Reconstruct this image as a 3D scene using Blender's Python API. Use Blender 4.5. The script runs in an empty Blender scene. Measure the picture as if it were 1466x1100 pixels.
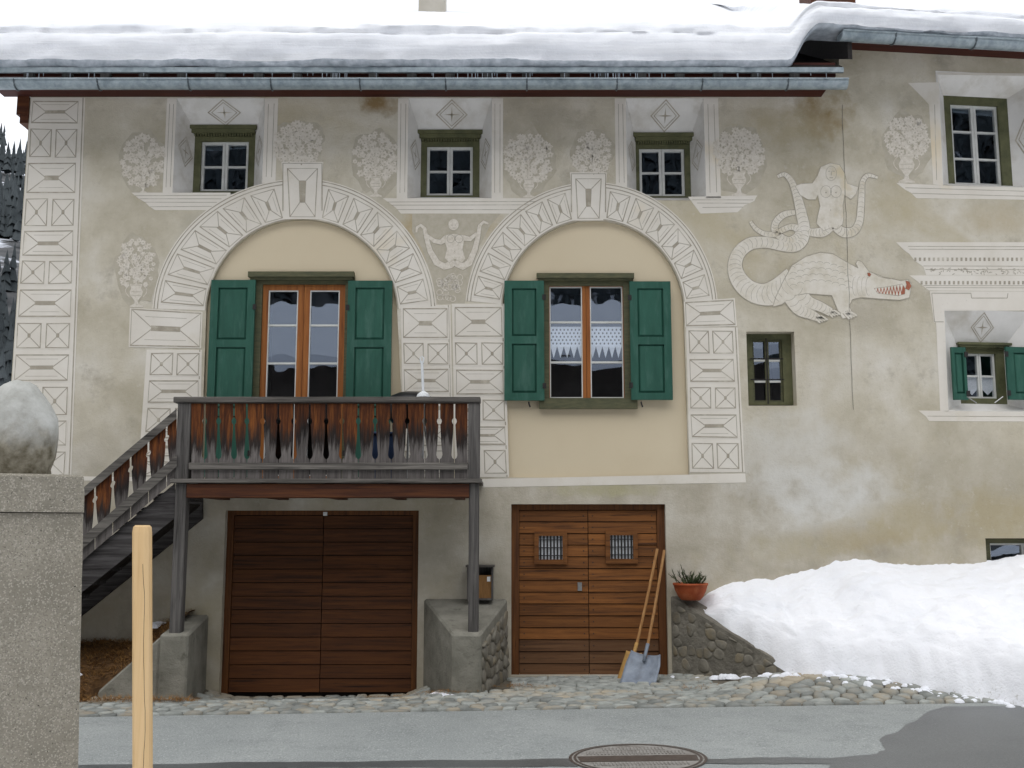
import bpy, bmesh, math, random
from math import sin, cos, pi, radians, sqrt, atan2
from mathutils import Vector, noise
from mathutils.geometry import tessellate_polygon
random.seed(7)
SC = bpy.context.scene
COL = SC.collection
# ------------------------------------------------------------------ camera, sky, sun, exposure
FPX, PIT, DIST = 1500.0, radians(8.0), 11.5
def ray(x, y):
    dx, dy = x - 733.0, 550.0 - y
    return Vector((dx, FPX*cos(PIT) - dy*sin(PIT), FPX*sin(PIT) + dy*cos(PIT)))
_r = ray(670, 992)
EYE = -_r.z*(DIST - 1.0)/_r.y
CAM = Vector((0, -DIST, EYE))
cd = bpy.data.cameras.new('camera'); cam = bpy.data.objects.new('camera', cd); COL.objects.link(cam)
cam.location = CAM; cam.rotation_euler = (pi/2 + PIT, 0, 0)
cd.sensor_width = 36; cd.lens = 36*FPX/1466; cd.clip_end = 3000; cd.clip_start = .05
SC.camera = cam
W = bpy.data.worlds.new('World'); SC.world = W; W.use_nodes = True
nt = W.node_tree; bg = nt.nodes['Background']
sky = nt.nodes.new('ShaderNodeTexSky'); sky.sky_type = 'NISHITA'; sky.sun_disc = False
SUN_EL, SUN_AZ = radians(60), radians(200)
sky.sun_elevation = SUN_EL; sky.sun_rotation = SUN_AZ; sky.dust_density = 4; sky.air_density = 1.0; sky.altitude = 1500
hs = nt.nodes.new('ShaderNodeHueSaturation'); hs.inputs['Saturation'].default_value = .22
mxw = nt.nodes.new('ShaderNodeMix'); mxw.data_type = 'RGBA'; mxw.inputs[0].default_value = .65; mxw.inputs[7].default_value = (6.4, 6.6, 7.0, 1)   # even cloud cover
nt.links.new(sky.outputs[0], hs.inputs['Color']); nt.links.new(hs.outputs[0], mxw.inputs[6]); nt.links.new(mxw.outputs[2], bg.inputs['Color'])
bg.inputs['Strength'].default_value = .15
sd = bpy.data.lights.new('sun', 'SUN'); so = bpy.data.objects.new('sun', sd); COL.objects.link(so)
sd.energy = .6; sd.angle = radians(70); sd.color = (1, .98, .95)
sdir = Vector((sin(SUN_AZ)*cos(SUN_EL), cos(SUN_AZ)*cos(SUN_EL), sin(SUN_EL)))
so.rotation_euler = sdir.to_track_quat('Z', 'Y').to_euler(); so.location = (0, -30, 40)
SC.view_settings.view_transform = 'Standard'; SC.view_settings.look = 'None'
SC.view_settings.gamma = 1; SC.view_settings.use_curve_mapping = False
SC.view_settings.exposure = 0.66
SC.render.engine = 'CYCLES'
SC.cycles.max_bounces = 7; SC.cycles.diffuse_bounces = 3; SC.cycles.glossy_bounces = 3; SC.cycles.transparent_max_bounces = 8
# ------------------------------------------------------------------ materials
def lin(c):
    return tuple(((v/255)/12.92 if v/255 <= .04045 else ((v/255 + .055)/1.055)**2.4) for v in c) + (1,)
def node(nt, t, **k):
    n = nt.nodes.new(t)
    for a, b in k.items(): setattr(n, a, b)
    return n
def ramp(nt, src, stops):
    r = node(nt, 'ShaderNodeValToRGB'); e = r.color_ramp.elements
    while len(e) < len(stops): e.new(.5)
    for i, (p, c) in enumerate(stops): e[i].position = p; e[i].color = c if len(c) == 4 else lin(c)
    nt.links.new(src, r.inputs[0]); return r.outputs[0]
def mixc(nt, fac, a, b, mode='MIX'):
    m = node(nt, 'ShaderNodeMix', data_type='RGBA', blend_type=mode)
    for i, s in ((0, fac), (6, a), (7, b)):
        if hasattr(s, 'links'): nt.links.new(s, m.inputs[i])
        else: m.inputs[i].default_value = s
    return m.outputs[2]
def math_(nt, op, a, b):
    m = node(nt, 'ShaderNodeMath', operation=op)
    for i, s in ((0, a), (1, b)):
        if hasattr(s, 'links'): nt.links.new(s, m.inputs[i])
        else: m.inputs[i].default_value = s
    return m.outputs[0]
class Mat:
    """procedural material helper"""
    def __init__(s, name, rough=.85, spec=.3, stretch=(1, 1, 1), coord='Object', rnd=0):
        s.m = bpy.data.materials.new(name); s.m.use_nodes = True; s.nt = s.m.node_tree
        s.b = s.nt.nodes['Principled BSDF']; s.b.inputs['Roughness'].default_value = rough
        s.b.inputs['Specular IOR Level'].default_value = spec
        tc = node(s.nt, 'ShaderNodeTexCoord'); s.tc = tc
        mp = node(s.nt, 'ShaderNodeMapping'); mp.inputs['Scale'].default_value = stretch
        s.nt.links.new(tc.outputs[coord], mp.inputs[0]); s.co = mp.outputs[0]; s.rnd = None
        if rnd:
            oi = node(s.nt, 'ShaderNodeObjectInfo'); s.rnd = oi.outputs['Random']
            va = node(s.nt, 'ShaderNodeVectorMath', operation='ADD')
            s.nt.links.new(s.co, va.inputs[0])
            s.nt.links.new(math_(s.nt, 'MULTIPLY', s.rnd, 37.0), va.inputs[1]); s.co = va.outputs[0]
    def noise(s, scale, detail=5, rough=.6, co=None, dist=0):
        n = node(s.nt, 'ShaderNodeTexNoise'); n.inputs['Scale'].default_value = scale
        n.inputs['Detail'].default_value = detail; n.inputs['Roughness'].default_value = rough
        n.inputs['Distortion'].default_value = dist
        s.nt.links.new(co or s.co, n.inputs['Vector']); return n.outputs['Fac']
    def ramp(s, src, *stops): return ramp(s.nt, src, stops)
    def mask(s, src, a, b): return ramp(s.nt, src, ((a, (0, 0, 0, 1)), (b, (1, 1, 1, 1))))
    def mix(s, f, a, b, mode='MIX'):
        a = lin(a) if isinstance(a, tuple) and len(a) == 3 else a
        b = lin(b) if isinstance(b, tuple) and len(b) == 3 else b
        return mixc(s.nt, f, a, b, mode)
    def color(s, c, vary=0):
        if vary and s.rnd:
            v = math_(s.nt, 'ADD', math_(s.nt, 'MULTIPLY', s.rnd, vary), 1 - vary/2)
            hsn = node(s.nt, 'ShaderNodeHueSaturation'); s.nt.links.new(v, hsn.inputs['Value']); s.nt.links.new(c, hsn.inputs['Color']); c = hsn.outputs[0]
        s.nt.links.new(c, s.b.inputs['Base Color']); return s
    def bump(s, src, strength=.3, dist=.01):
        b = node(s.nt, 'ShaderNodeBump'); b.inputs['Strength'].default_value = strength; b.inputs['Distance'].default_value = dist
        s.nt.links.new(src, b.inputs['Height']); s.nt.links.new(b.outputs[0], s.b.inputs['Normal']); return s
def simple(name, c1, c2, scale=6, rough=.85, bump=.25, bscale=80, bdist=.004, c3=None, s3=1.2, t3=(.5, .7), stretch=(1, 1, 1), rnd=0, vary=0, spec=.3, metal=0):
    M = Mat(name, rough, spec, stretch, rnd=rnd or (1 if vary else 0))
    c = M.ramp(M.noise(scale), (.33, c1), (.67, c2))
    if c3: c = M.mix(M.mask(M.noise(s3, 6, .65), *t3), c, c3)
    M.color(c, vary)
    if bump: M.bump(M.noise(bscale, 4), bump, bdist)
    M.b.inputs['Metallic'].default_value = metal
    return M.m
MT = {}
# plaster wall: mottled grey beige with ochre and grey weather patches, greyer re-plastered base
M = Mat('plaster', .92, .2)
c = M.ramp(M.noise(1.1, 7, .62), (.34, (177, 168, 146)), (.5, (198, 190, 171)), (.66, (214, 208, 195)))
c = M.mix(M.mask(M.noise(.55, 6, .6, dist=.6), .54, .76), c, (184, 172, 141))
c = M.mix(M.mask(M.noise(2.3, 6, .7), .56, .74), c, (170, 162, 145))
sx = node(M.nt, 'ShaderNodeSeparateXYZ'); M.nt.links.new(M.tc.outputs['Object'], sx.inputs[0])
zz = math_(M.nt, 'ADD', sx.outputs['Z'], math_(M.nt, 'MULTIPLY', M.noise(.9, 5), 1.5))
low = M.ramp(M.noise(1.6, 7, .65), (.3, (160, 152, 134)), (.5, (184, 176, 159)), (.72, (208, 203, 191)))
low = M.mix(M.mask(M.noise(.8, 6, .6, dist=.4), .5, .75), low, (178, 167, 139))
f = ramp(M.nt, math_(M.nt, 'DIVIDE', zz, 6.0), ((.48, (1, 1, 1, 1)), (.60, (0, 0, 0, 1))))
c = M.mix(f, c, low)
def blob(M, c, x, z, rx, rz, col, amt=1.0):
    """a stain with its own place and ragged outline"""
    dx = math_(M.nt, 'DIVIDE', math_(M.nt, 'SUBTRACT', sx.outputs['X'], x), rx)
    dz = math_(M.nt, 'DIVIDE', math_(M.nt, 'SUBTRACT', sx.outputs['Z'], z), rz)
    d = math_(M.nt, 'ADD', math_(M.nt, 'MULTIPLY', dx, dx), math_(M.nt, 'MULTIPLY', dz, dz))
    d = math_(M.nt, 'ADD', d, math_(M.nt, 'MULTIPLY', M.noise(4, 5), 1.2))
    k = ramp(M.nt, d, ((.55, (amt, amt, amt, 1)), (1.0, (0, 0, 0, 1))))
    return M.mix(k, c, col)
def facade_xz(x, y):
    r = ray(x, y); t = DIST/r.y; return r.x*t, EYE + r.z*t
for (px, py, rx, rz, col, a) in ((1178, 158, .42, .5, (140, 118, 72), .8), (545, 146, .32, .22, (134, 108, 66), .9), (1120, 185, .7, .35, (176, 163, 132), .7),
                           (760, 170, .9, .45, (168, 160, 143), .7), (600, 330, .35, .45, (176, 157, 120), .8), (690, 320, .3, .3, (176, 160, 126), .7),
                           (1190, 740, 1.0, .35, (212, 209, 200), .8), (1180, 700, 1.3, .4, (214, 212, 205), .8), (1130, 640, .9, .5, (212, 209, 200), .7),
                           (1230, 770, .8, .25, (170, 155, 120), .7), (1400, 700, 1.2, .6, (178, 170, 150), .6), (1430, 735, .9, .4, (172, 160, 130), .8), (1130, 785, .7, .22, (182, 172, 146), .7), (1300, 745, .8, .3, (176, 164, 134), .7), (1240, 440, .5, .5, (176, 168, 150), .7), (1440, 310, .7, .3, (186, 172, 144), .6), (300, 330, .5, .3, (178, 172, 156), .6), (870, 700, .9, .12, (176, 170, 134), .7)):
    X, Z = facade_xz(px, py); c = blob(M, c, X, Z, rx*1.35, rz*1.35, col, a)
c = M.mix(M.mask(M.noise(28, 6, .75), .55, .75), c, M.mix(.3, c, (142, 132, 112)))
c = M.mix(M.mask(M.noise(11, 6, .75), .58, .72), c, M.mix(.35, c, (214, 210, 198)))
M.color(c); M.bump(math_(M.nt, 'ADD', math_(M.nt, 'MULTIPLY', M.noise(7, 4), 2.2), M.noise(55, 5)), .45, .009); MT['plaster'] = M.m
M = Mat('limewash', .9, .2)
c = M.ramp(M.noise(2.2, 6), (.3, (216, 209, 196)), (.7, (228, 222, 211)))
c = M.mix(M.mask(M.noise(1.3, 6, .7), .58, .76), c, (208, 199, 180))
c = M.mix(M.mask(M.noise(18, 5, .75), .64, .77), c, (194, 186, 170))
c = M.mix(M.mask(M.noise(.45, 4, .6), .62, .72), c, (220, 202, 166))
M.color(c); M.bump(M.noise(60, 4), .25, .005); MT['lime'] = M.m
M = Mat('scratched_plaster', .95, .1)
c = M.ramp(M.noise(9, 6), (.3, (156, 148, 132)), (.7, (180, 172, 156)))
c = M.mix(M.mask(M.noise(3.5, 6, .7), .52, .68), c, (203, 195, 179))
M.color(c); M.bump(M.noise(90, 4), .5, .006); MT['scratch'] = M.m
M = Mat('worn_limewash', .93, .15)
c = M.ramp(M.noise(26, 6, .75), (.34, (196, 187, 169)), (.5, (214, 206, 192)), (.68, (224, 217, 205)))
M.color(c); M.bump(M.noise(60, 4), .3, .006); MT['lace'] = M.m
M = Mat('beast_limewash', .92, .15)
c = M.ramp(M.noise(5, 6, .7), (.3, (200, 191, 171)), (.5, (217, 210, 195)), (.7, (227, 221, 210)))
c = M.mix(M.mask(M.noise(2.2, 5), .58, .72), c, (210, 196, 164))
M.color(c); M.bump(M.noise(60, 4), .3, .006); MT['beast'] = M.m
MT['halo'] = simple('scraped_ground', (176, 168, 149), (190, 182, 164), 14, bump=.4)
MT['niche'] = simple('white_niche_plaster', (208, 205, 198), (222, 219, 213), 3, bump=.15, c3=(190, 184, 172), s3=2)
MT['arch'] = simple('cream_render', (208, 193, 164), (214, 200, 172), 1.4, bump=.2, bscale=120, c3=(203, 187, 157), s3=.7, t3=(.45, .75))
MT['red'] = simple('red_pigment', (150, 84, 66), (176, 110, 84), 20)
MT['olive'] = simple('olive_paint', (84, 85, 58), (100, 100, 70), 9, .6, .3, 60, c3=(70, 74, 50), s3=5)
MT['oliveg'] = simple('weathered_olive_paint', (74, 76, 56), (96, 94, 68), 9, .7, .3, 60, stretch=(1, 1, 5))
MT['green'] = simple('green_shutter_paint', (36, 80, 66), (45, 91, 76), 5, .55, .25, 40, c3=(62, 100, 87), s3=4, t3=(.52, .7), stretch=(3, 3, .6), rnd=1, vary=.12)
MT['white'] = simple('white_window_paint', (196, 196, 190), (212, 212, 206), 8, .5, .1)
MT['lacecurtain'] = simple('lace_curtain', (205, 208, 212), (226, 228, 230), 60, .9, .2)
MT['room'] = simple('dark_room', (36, 30, 26), (46, 40, 34), 2, .9, 0)  # dimness of the rooms put into their surface colour
def wood(name, a, b, d, axis='x', vary=.35, rough=.65, sc=1.0, knots=True):
    st = {'x': (.35, 9, 9), 'z': (9, 9, .35), 'y': (9, .35, 9)}[axis]
    M = Mat(name, rough, .3, tuple(v*sc for v in st), rnd=1)
    g = M.noise(3.2, 8, .68, dist=.5)
    c = M.ramp(g, (.30, d), (.46, a), (.68, b))
    c = M.mix(M.mask(M.noise(9, 4, .6), .60, .72), c, d)
    if knots:
        M2 = node(M.nt, 'ShaderNodeTexVoronoi'); M2.inputs['Scale'].default_value = 1.1
        M.nt.links.new(M.co, M2.inputs['Vector'])
        c = M.mix(ramp(M.nt, M2.outputs['Distance'], ((.05, (1, 1, 1, 1)), (.12, (0, 0, 0, 1)))), c, d)
    M.color(c, vary); M.bump(M.noise(5, 8, .7), .4, .004); return M.m
MT['door'] = wood('larch_door', (110, 67, 28), (138, 87, 40), (64, 37, 15), 'x', .4)
MT['doorlow'] = wood('weathered_larch', (98, 66, 40), (116, 84, 56), (60, 38, 22), 'x', .25)
MT['garage'] = wood('shade_toned_larch', (82, 46, 19), (104, 62, 27), (44, 23, 10), 'x', .3)  # shade under the balcony put into a darker plank colour
MT['doorv'] = wood('larch_frame', (88, 52, 23), (110, 68, 31), (52, 29, 13), 'z', .2)
MT['sash'] = wood('orange_larch', (138, 82, 36), (162, 102, 48), (98, 54, 22), 'z', .15, .5)
MT['grey'] = wood('grey_weathered_wood', (86, 82, 77), (122, 117, 110), (46, 42, 39), 'x', .2, .85)
MT['greyv'] = wood('grey_weathered_post', (80, 77, 74), (110, 106, 102), (48, 45, 43), 'z', .2, .85)
MT['stair'] = wood('dark_grey_stair_wood', (58, 55, 54), (90, 87, 86), (30, 27, 26), 'x', .2, .85)
MT['beam'] = wood('red_brown_beam', (74, 38, 18), (104, 60, 28), (42, 20, 11), 'x', .2)
MT['soffit'] = wood('red_brown_eaves', (62, 24, 14), (80, 34, 20), (36, 14, 10), 'x', .1)
MT['black'] = wood('dark_old_timber', (30, 26, 24), (44, 38, 34), (16, 14, 13), 'x', .2)
MT['stake'] = wood('peeled_pine', (203, 171, 124), (212, 182, 138), (186, 150, 102), 'z', .1, .65, .6)
MT['handle'] = wood('ash_handle', (160, 116, 70), (180, 138, 90), (128, 88, 50), 'z', .2)
# balcony boards: sheltered top still orange, middle blackened, foot bleached grey
M = Mat('weathered_board', .8, .25, (14, 14, 1.0), rnd=1)
g = M.noise(2.4, 8, .7, dist=.4)
top = M.ramp(g, (.3, (34, 16, 9)), (.48, (74, 38, 16)), (.7, (126, 74, 32)))
bot = M.ramp(g, (.3, (70, 65, 62)), (.7, (120, 114, 110)))
blk = M.ramp(g, (.3, (22, 17, 15)), (.7, (50, 42, 38)))
sg = node(M.nt, 'ShaderNodeSeparateXYZ'); M.nt.links.new(M.tc.outputs['Generated'], sg.inputs[0])
h = math_(M.nt, 'ADD', sg.outputs['Z'], math_(M.nt, 'MULTIPLY', math_(M.nt, 'SUBTRACT', M.noise(1.3, 6, .75), .5), 1.05))
h = math_(M.nt, 'ADD', h, math_(M.nt, 'MULTIPLY', math_(M.nt, 'SUBTRACT', M.rnd, .65), .22))
c = M.mix(ramp(M.nt, h, ((.34, (0, 0, 0, 1)), (.47, (1, 1, 1, 1)))), bot, blk)
c = M.mix(ramp(M.nt, h, ((.52, (0, 0, 0, 1)), (.74, (1, 1, 1, 1)))), c, top)
M.color(c, .5); M.bump(g, .5, .004); MT['board'] = M.m
MT['zinc'] = simple('zinc_gutter', (136, 148, 153), (164, 174, 178), 14, .45, .1, c3=(118, 130, 135), s3=6, metal=.35)
MT['zincd'] = simple('dark_zinc', (82, 90, 94), (104, 112, 116), 14, .5, .1, metal=.5)
MT['iron'] = simple('dark_iron', (34, 32, 32), (48, 44, 42), 20, .6, .2)
MT['steel'] = simple('steel_plate', (140, 140, 138), (170, 170, 168), 20, .35, .05, metal=.8)
MT['alu'] = simple('aluminium_shovel', (112, 120, 132), (138, 146, 156), 10, .55, .1, metal=.2, c3=(110, 116, 124), s3=8)
MT['yplastic'] = simple('tan_shovel_blade', (172, 132, 74), (190, 150, 90), 14, .6, .1)
M = Mat('rough_concrete', .95, .2)
c = M.ramp(M.noise(2.6, 7, .65), (.3, (104, 102, 92)), (.55, (134, 131, 120)), (.75, (152, 149, 138)))
c = M.mix(M.mask(M.noise(7, 6, .7), .58, .72), c, (96, 94, 84))
M.color(c); M.bump(math_(M.nt, 'ADD', math_(M.nt, 'MULTIPLY', M.noise(9, 4), 2), M.noise(70, 5)), .6, .012); MT['concrete'] = M.m
M = Mat('aggregate_concrete', .95, .2)
c = M.ramp(M.noise(5, 7, .65), (.3, (126, 121, 108)), (.7, (152, 146, 132)))
v = node(M.nt, 'ShaderNodeTexVoronoi'); v.inputs['Scale'].default_value = 210; M.nt.links.new(M.co, v.inputs['Vector'])
hsn = node(M.nt, 'ShaderNodeSeparateColor'); M.nt.links.new(v.outputs['Color'], hsn.inputs[0])
c = M.mix(M.mask(hsn.outputs[0], .80, .84), c, (124, 119, 107))
c = M.mix(M.mask(hsn.outputs[1], .84, .88), c, (164, 158, 145))
c = M.mix(M.mask(M.noise(60, 3), .66, .70), c, (58, 56, 50))
M.color(c); M.bump(math_(M.nt, 'ADD', M.noise(60, 4), M.noise(160, 3)), .7, .006); MT['pier'] = M.m
M = Mat('lichen_stone', .95, .2)
c = M.ramp(M.noise(9, 7, .7), (.3, (150, 149, 141)), (.6, (180, 180, 174)), (.8, (194, 194, 189)))
sz = node(M.nt, 'ShaderNodeSeparateXYZ'); M.nt.links.new(M.tc.outputs['Generated'], sz.inputs[0])
hh = math_(M.nt, 'ADD', sz.outputs['Z'], math_(M.nt, 'MULTIPLY', math_(M.nt, 'SUBTRACT', M.noise(10, 6), .5), .5))
c = M.mix(ramp(M.nt, hh, ((.26, (1, 1, 1, 1)), (.52, (0, 0, 0, 1)))), c, M.ramp(M.noise(24, 6), (.35, (98, 91, 74)), (.65, (150, 144, 128))))
M.color(c); M.bump(M.noise(50, 6), .7, .006); MT['lichen'] = M.m
MT['stone'] = simple('field_stone', (104, 100, 90), (134, 129, 117), 7, .9, .6, 40, .01, c3=(132, 120, 96), s3=3, rnd=1, vary=.3)
MT['mortar'] = simple('old_mortar', (98, 94, 85), (138, 133, 121), 6, .95, .9, 14, .03, c3=(86, 82, 72), s3=3)
MT['cobble'] = simple('cobble_stone', (118, 121, 116), (154, 156, 150), 7, .85, .6, 45, .010, c3=(152, 143, 126), s3=1.6, t3=(.50, .62), rnd=1, vary=.55)
MT['joint'] = simple('cobble_joint_earth', (84, 78, 66), (112, 106, 94), 14, .95, .6, 60, .01)
M = Mat('dry_asphalt', .9, .25)
c = M.ramp(M.noise(.7, 5), (.3, (130, 134, 132)), (.7, (150, 153, 150)))
c = M.mix(M.mask(M.noise(3.5, 6, .7), .52, .75), c, (120, 124, 122))
c = M.mix(M.mask(M.noise(75, 3, .7), .54, .64), c, (172, 174, 170))
c = M.mix(M.mask(M.noise(62, 3, .7), .58, .68), c, (98, 101, 99))
M.color(c); M.bump(M.noise(170, 3), .5, .004); MT['asphalt'] = M.m
M = Mat('damp_asphalt', .38, .45)
c = M.ramp(M.noise(1.4, 5), (.3, (74, 76, 76)), (.7, (90, 92, 91)))
c = M.mix(M.mask(M.noise(75, 3, .7), .56, .66), c, (114, 116, 114))
c = M.mix(M.mask(M.noise(60, 3, .7), .58, .68), c, (54, 56, 56))
M.color(c); M.bump(M.noise(170, 3), .5, .004); MT['damp'] = M.m
M = Mat('snow', .75, .25)
c = M.ramp(M.noise(1.5, 6), (.3, (230, 232, 237)), (.7, (239, 240, 244)))
c = M.mix(M.mask(M.noise(34, 4, .7), .70, .78), c, (196, 192, 186))
M.color(c); M.bump(math_(M.nt, 'ADD', M.noise(9, 5), math_(M.nt, 'MULTIPLY', M.noise(60, 4), .5)), .42, .03)
M.b.inputs['Subsurface Weight'].default_value = .0; MT['snow'] = M.m
M = Mat('ploughed_snow', .75, .25)
c = M.ramp(M.noise(1.5, 6), (.3, (238, 239, 242)), (.7, (246, 246, 248)))
sb_ = node(M.nt, 'ShaderNodeSeparateXYZ'); M.nt.links.new(M.tc.outputs['Object'], sb_.inputs[0])
dirt = math_(M.nt, 'SUBTRACT', M.noise(30, 5, .75), math_(M.nt, 'MULTIPLY', sb_.outputs['Z'], .45))
c = M.mix(M.mask(dirt, .50, .66), c, (168, 162, 152))
c = M.mix(M.mask(M.noise(46, 4, .7), .69, .76), c, (190, 184, 174))
M.color(c); M.bump(math_(M.nt, 'ADD', M.noise(7, 6, .62), math_(M.nt, 'MULTIPLY', M.noise(55, 4), .4)), .42, .04); MT['banksnow'] = M.m
M = Mat('old_layered_snow', .75, .25, (.25, .3, 5))
c = M.ramp(M.noise(2.2, 6), (.30, (234, 236, 240)), (.60, (244, 245, 247)))
c = M.mix(M.mask(M.noise(5, 6, .7), .60, .74), c, (226, 229, 234))
M.color(c); M.bump(math_(M.nt, 'ADD', M.noise(4, 5), math_(M.nt, 'MULTIPLY', M.noise(40, 4, .6, co=M.tc.outputs['Object']), .4)), .4, .025); MT['roofsnow'] = M.m
MT['ice'] = simple('grey_ice', (150, 158, 166), (196, 202, 208), 10, .3, .3, 20)
MT['terra'] = simple('terracotta', (142, 66, 34), (166, 82, 46), 8, .75, .15, c3=(176, 104, 68), s3=6)
MT['leaf'] = simple('dark_evergreen_leaf', (44, 54, 30), (66, 78, 42), 20, .6, .2)
MT['straw'] = simple('dry_needles', (112, 78, 40), (156, 116, 64), 22, .9, .5, c3=(84, 56, 30), s3=9)
MT['earth'] = simple('brown_earth', (74, 54, 34), (104, 76, 46), 9, .95, .8, 40, .02)
MT['fir'] = simple('hazed_fir_needles', (58, 64, 66), (84, 90, 92), .15, .95, 0)  # needles paled towards blue, distant haze put into the colour
MT['hill'] = simple('snow_patched_slope', (66, 68, 70), (96, 96, 96), .2, .95, 0, c3=(214, 218, 226), s3=.035, t3=(.53, .58))
MT['manhole'] = simple('cast_cover', (124, 120, 114), (146, 142, 136), 20, .8, .5, 90, c3=(108, 102, 95), s3=8)
MT['manwet'] = simple('wet_rusty_cover', (66, 58, 52), (82, 72, 65), 20, .5, .5, 90)
MT['blackp'] = simple('black_enamel', (14, 14, 15), (20, 20, 22), 5, .35, 0)
MT['whitep'] = simple('white_plastic', (214, 216, 216), (226, 228, 228), 5, .45, 0)
MT['blue'] = simple('blue_plastic', (40, 58, 88), (50, 70, 104), 5, .6, 0)
MT['box'] = simple('tan_box_panel', (118, 84, 46), (138, 100, 58), 14, .7, .2, stretch=(6, 6, 1))
MT['chimney'] = simple('pale_chimney_render', (186, 180, 166), (200, 194, 182), 4, .9, .2)
MT['oppwall'] = simple('dark_timber_house', (64, 56, 50), (84, 76, 68), 2, .9, .2)  # dark timber colour of the house across the lane
def glass():
    m = bpy.data.materials.new('window_glass'); m.use_nodes = True; nt = m.node_tree
    for n in list(nt.nodes): nt.nodes.remove(n)
    o = node(nt, 'ShaderNodeOutputMaterial'); mx = node(nt, 'ShaderNodeMixShader')
    tr = node(nt, 'ShaderNodeBsdfTransparent'); gl = node(nt, 'ShaderNodeBsdfGlossy')
    tr.inputs[0].default_value = (.94, .95, .96, 1); gl.inputs['Roughness'].default_value = .01
    gl.inputs[0].default_value = (.74, .85, 1, 1)
    lw = node(nt, 'ShaderNodeLayerWeight'); p5 = math_(nt, 'POWER', lw.outputs['Facing'], 4.0)
    fo = math_(nt, 'ADD', math_(nt, 'MULTIPLY', p5, .7), .19)
    tc = node(nt, 'ShaderNodeTexCoord'); nz = node(nt, 'ShaderNodeTexNoise'); nz.inputs['Scale'].default_value = 3.5; nz.inputs['Detail'].default_value = 1
    nt.links.new(tc.outputs['Object'], nz.inputs['Vector'])
    bp = node(nt, 'ShaderNodeBump'); bp.inputs['Strength'].default_value = .10; bp.inputs['Distance'].default_value = .012
    nt.links.new(nz.outputs['Fac'], bp.inputs['Height']); nt.links.new(bp.outputs[0], gl.inputs['Normal'])
    nt.links.new(fo, mx.inputs[0]); nt.links.new(tr.outputs[0], mx.inputs[1]); nt.links.new(gl.outputs[0], mx.inputs[2])
    nt.links.new(mx.outputs[0], o.inputs[0]); return m
MT['glass'] = glass()
# ------------------------------------------------------------------ geometry helpers
class Pl:
    """a wall plane: origin, along-wall axis U, outward normal N"""
    def __init__(s, o, ang=0.0):
        s.o = Vector(o); s.U = Vector((cos(ang), sin(ang), 0)); s.N = Vector((sin(ang), -cos(ang), 0))
    def px(s, x, y, n=0.0):
        r = ray(x, y); t = (s.o + s.N*n - CAM).dot(s.N)/r.dot(s.N); return CAM + r*t
    def uz(s, x, y, n=0.0):
        p = s.px(x, y, n); return (p - s.o).dot(s.U), p.z
    def w(s, u, z, n=0.0): return s.o + s.U*u + s.N*n + Vector((0, 0, z))
    def rect(s, x0, y0, x1, y1, n=0.0):
        xm, ym = (x0 + x1)/2, (y0 + y1)/2
        return s.uz(x0, ym, n)[0], s.uz(x1, ym, n)[0], s.uz(xm, y1, n)[1], s.uz(xm, y0, n)[1]
def at(x, y, Y):
    r = ray(x, y); t = (Y - CAM.y)/r.y; return CAM + r*t
def crack_x(y): return 1207 + (y - 165)*15/420
F1 = Pl((0, 0, 0)); FB = Pl((0, -1.0, 0))
XC = F1.px(1214, 370).x
F2 = Pl((XC, 0, 0), radians(6.5))
def MAP(p):
    x, y, n = p
    return F1.px(x, y, n) if x <= crack_x(y) + 1e-4 else F2.px(x, y, n)
def tag(o, label=None, cat=None, group=None, kind=None):
    if label: o['label'] = label
    if cat: o['category'] = cat
    if group: o['group'] = group
    if kind: o['kind'] = kind
    return o
def empty(name, loc=(0, 0, 0), parent=None):
    o = bpy.data.objects.new(name, None); COL.objects.link(o); o.location = loc; o.empty_display_size = .1
    if parent: o.parent = parent; o.location = Vector(loc)
    return o
ORG = {}
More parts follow.
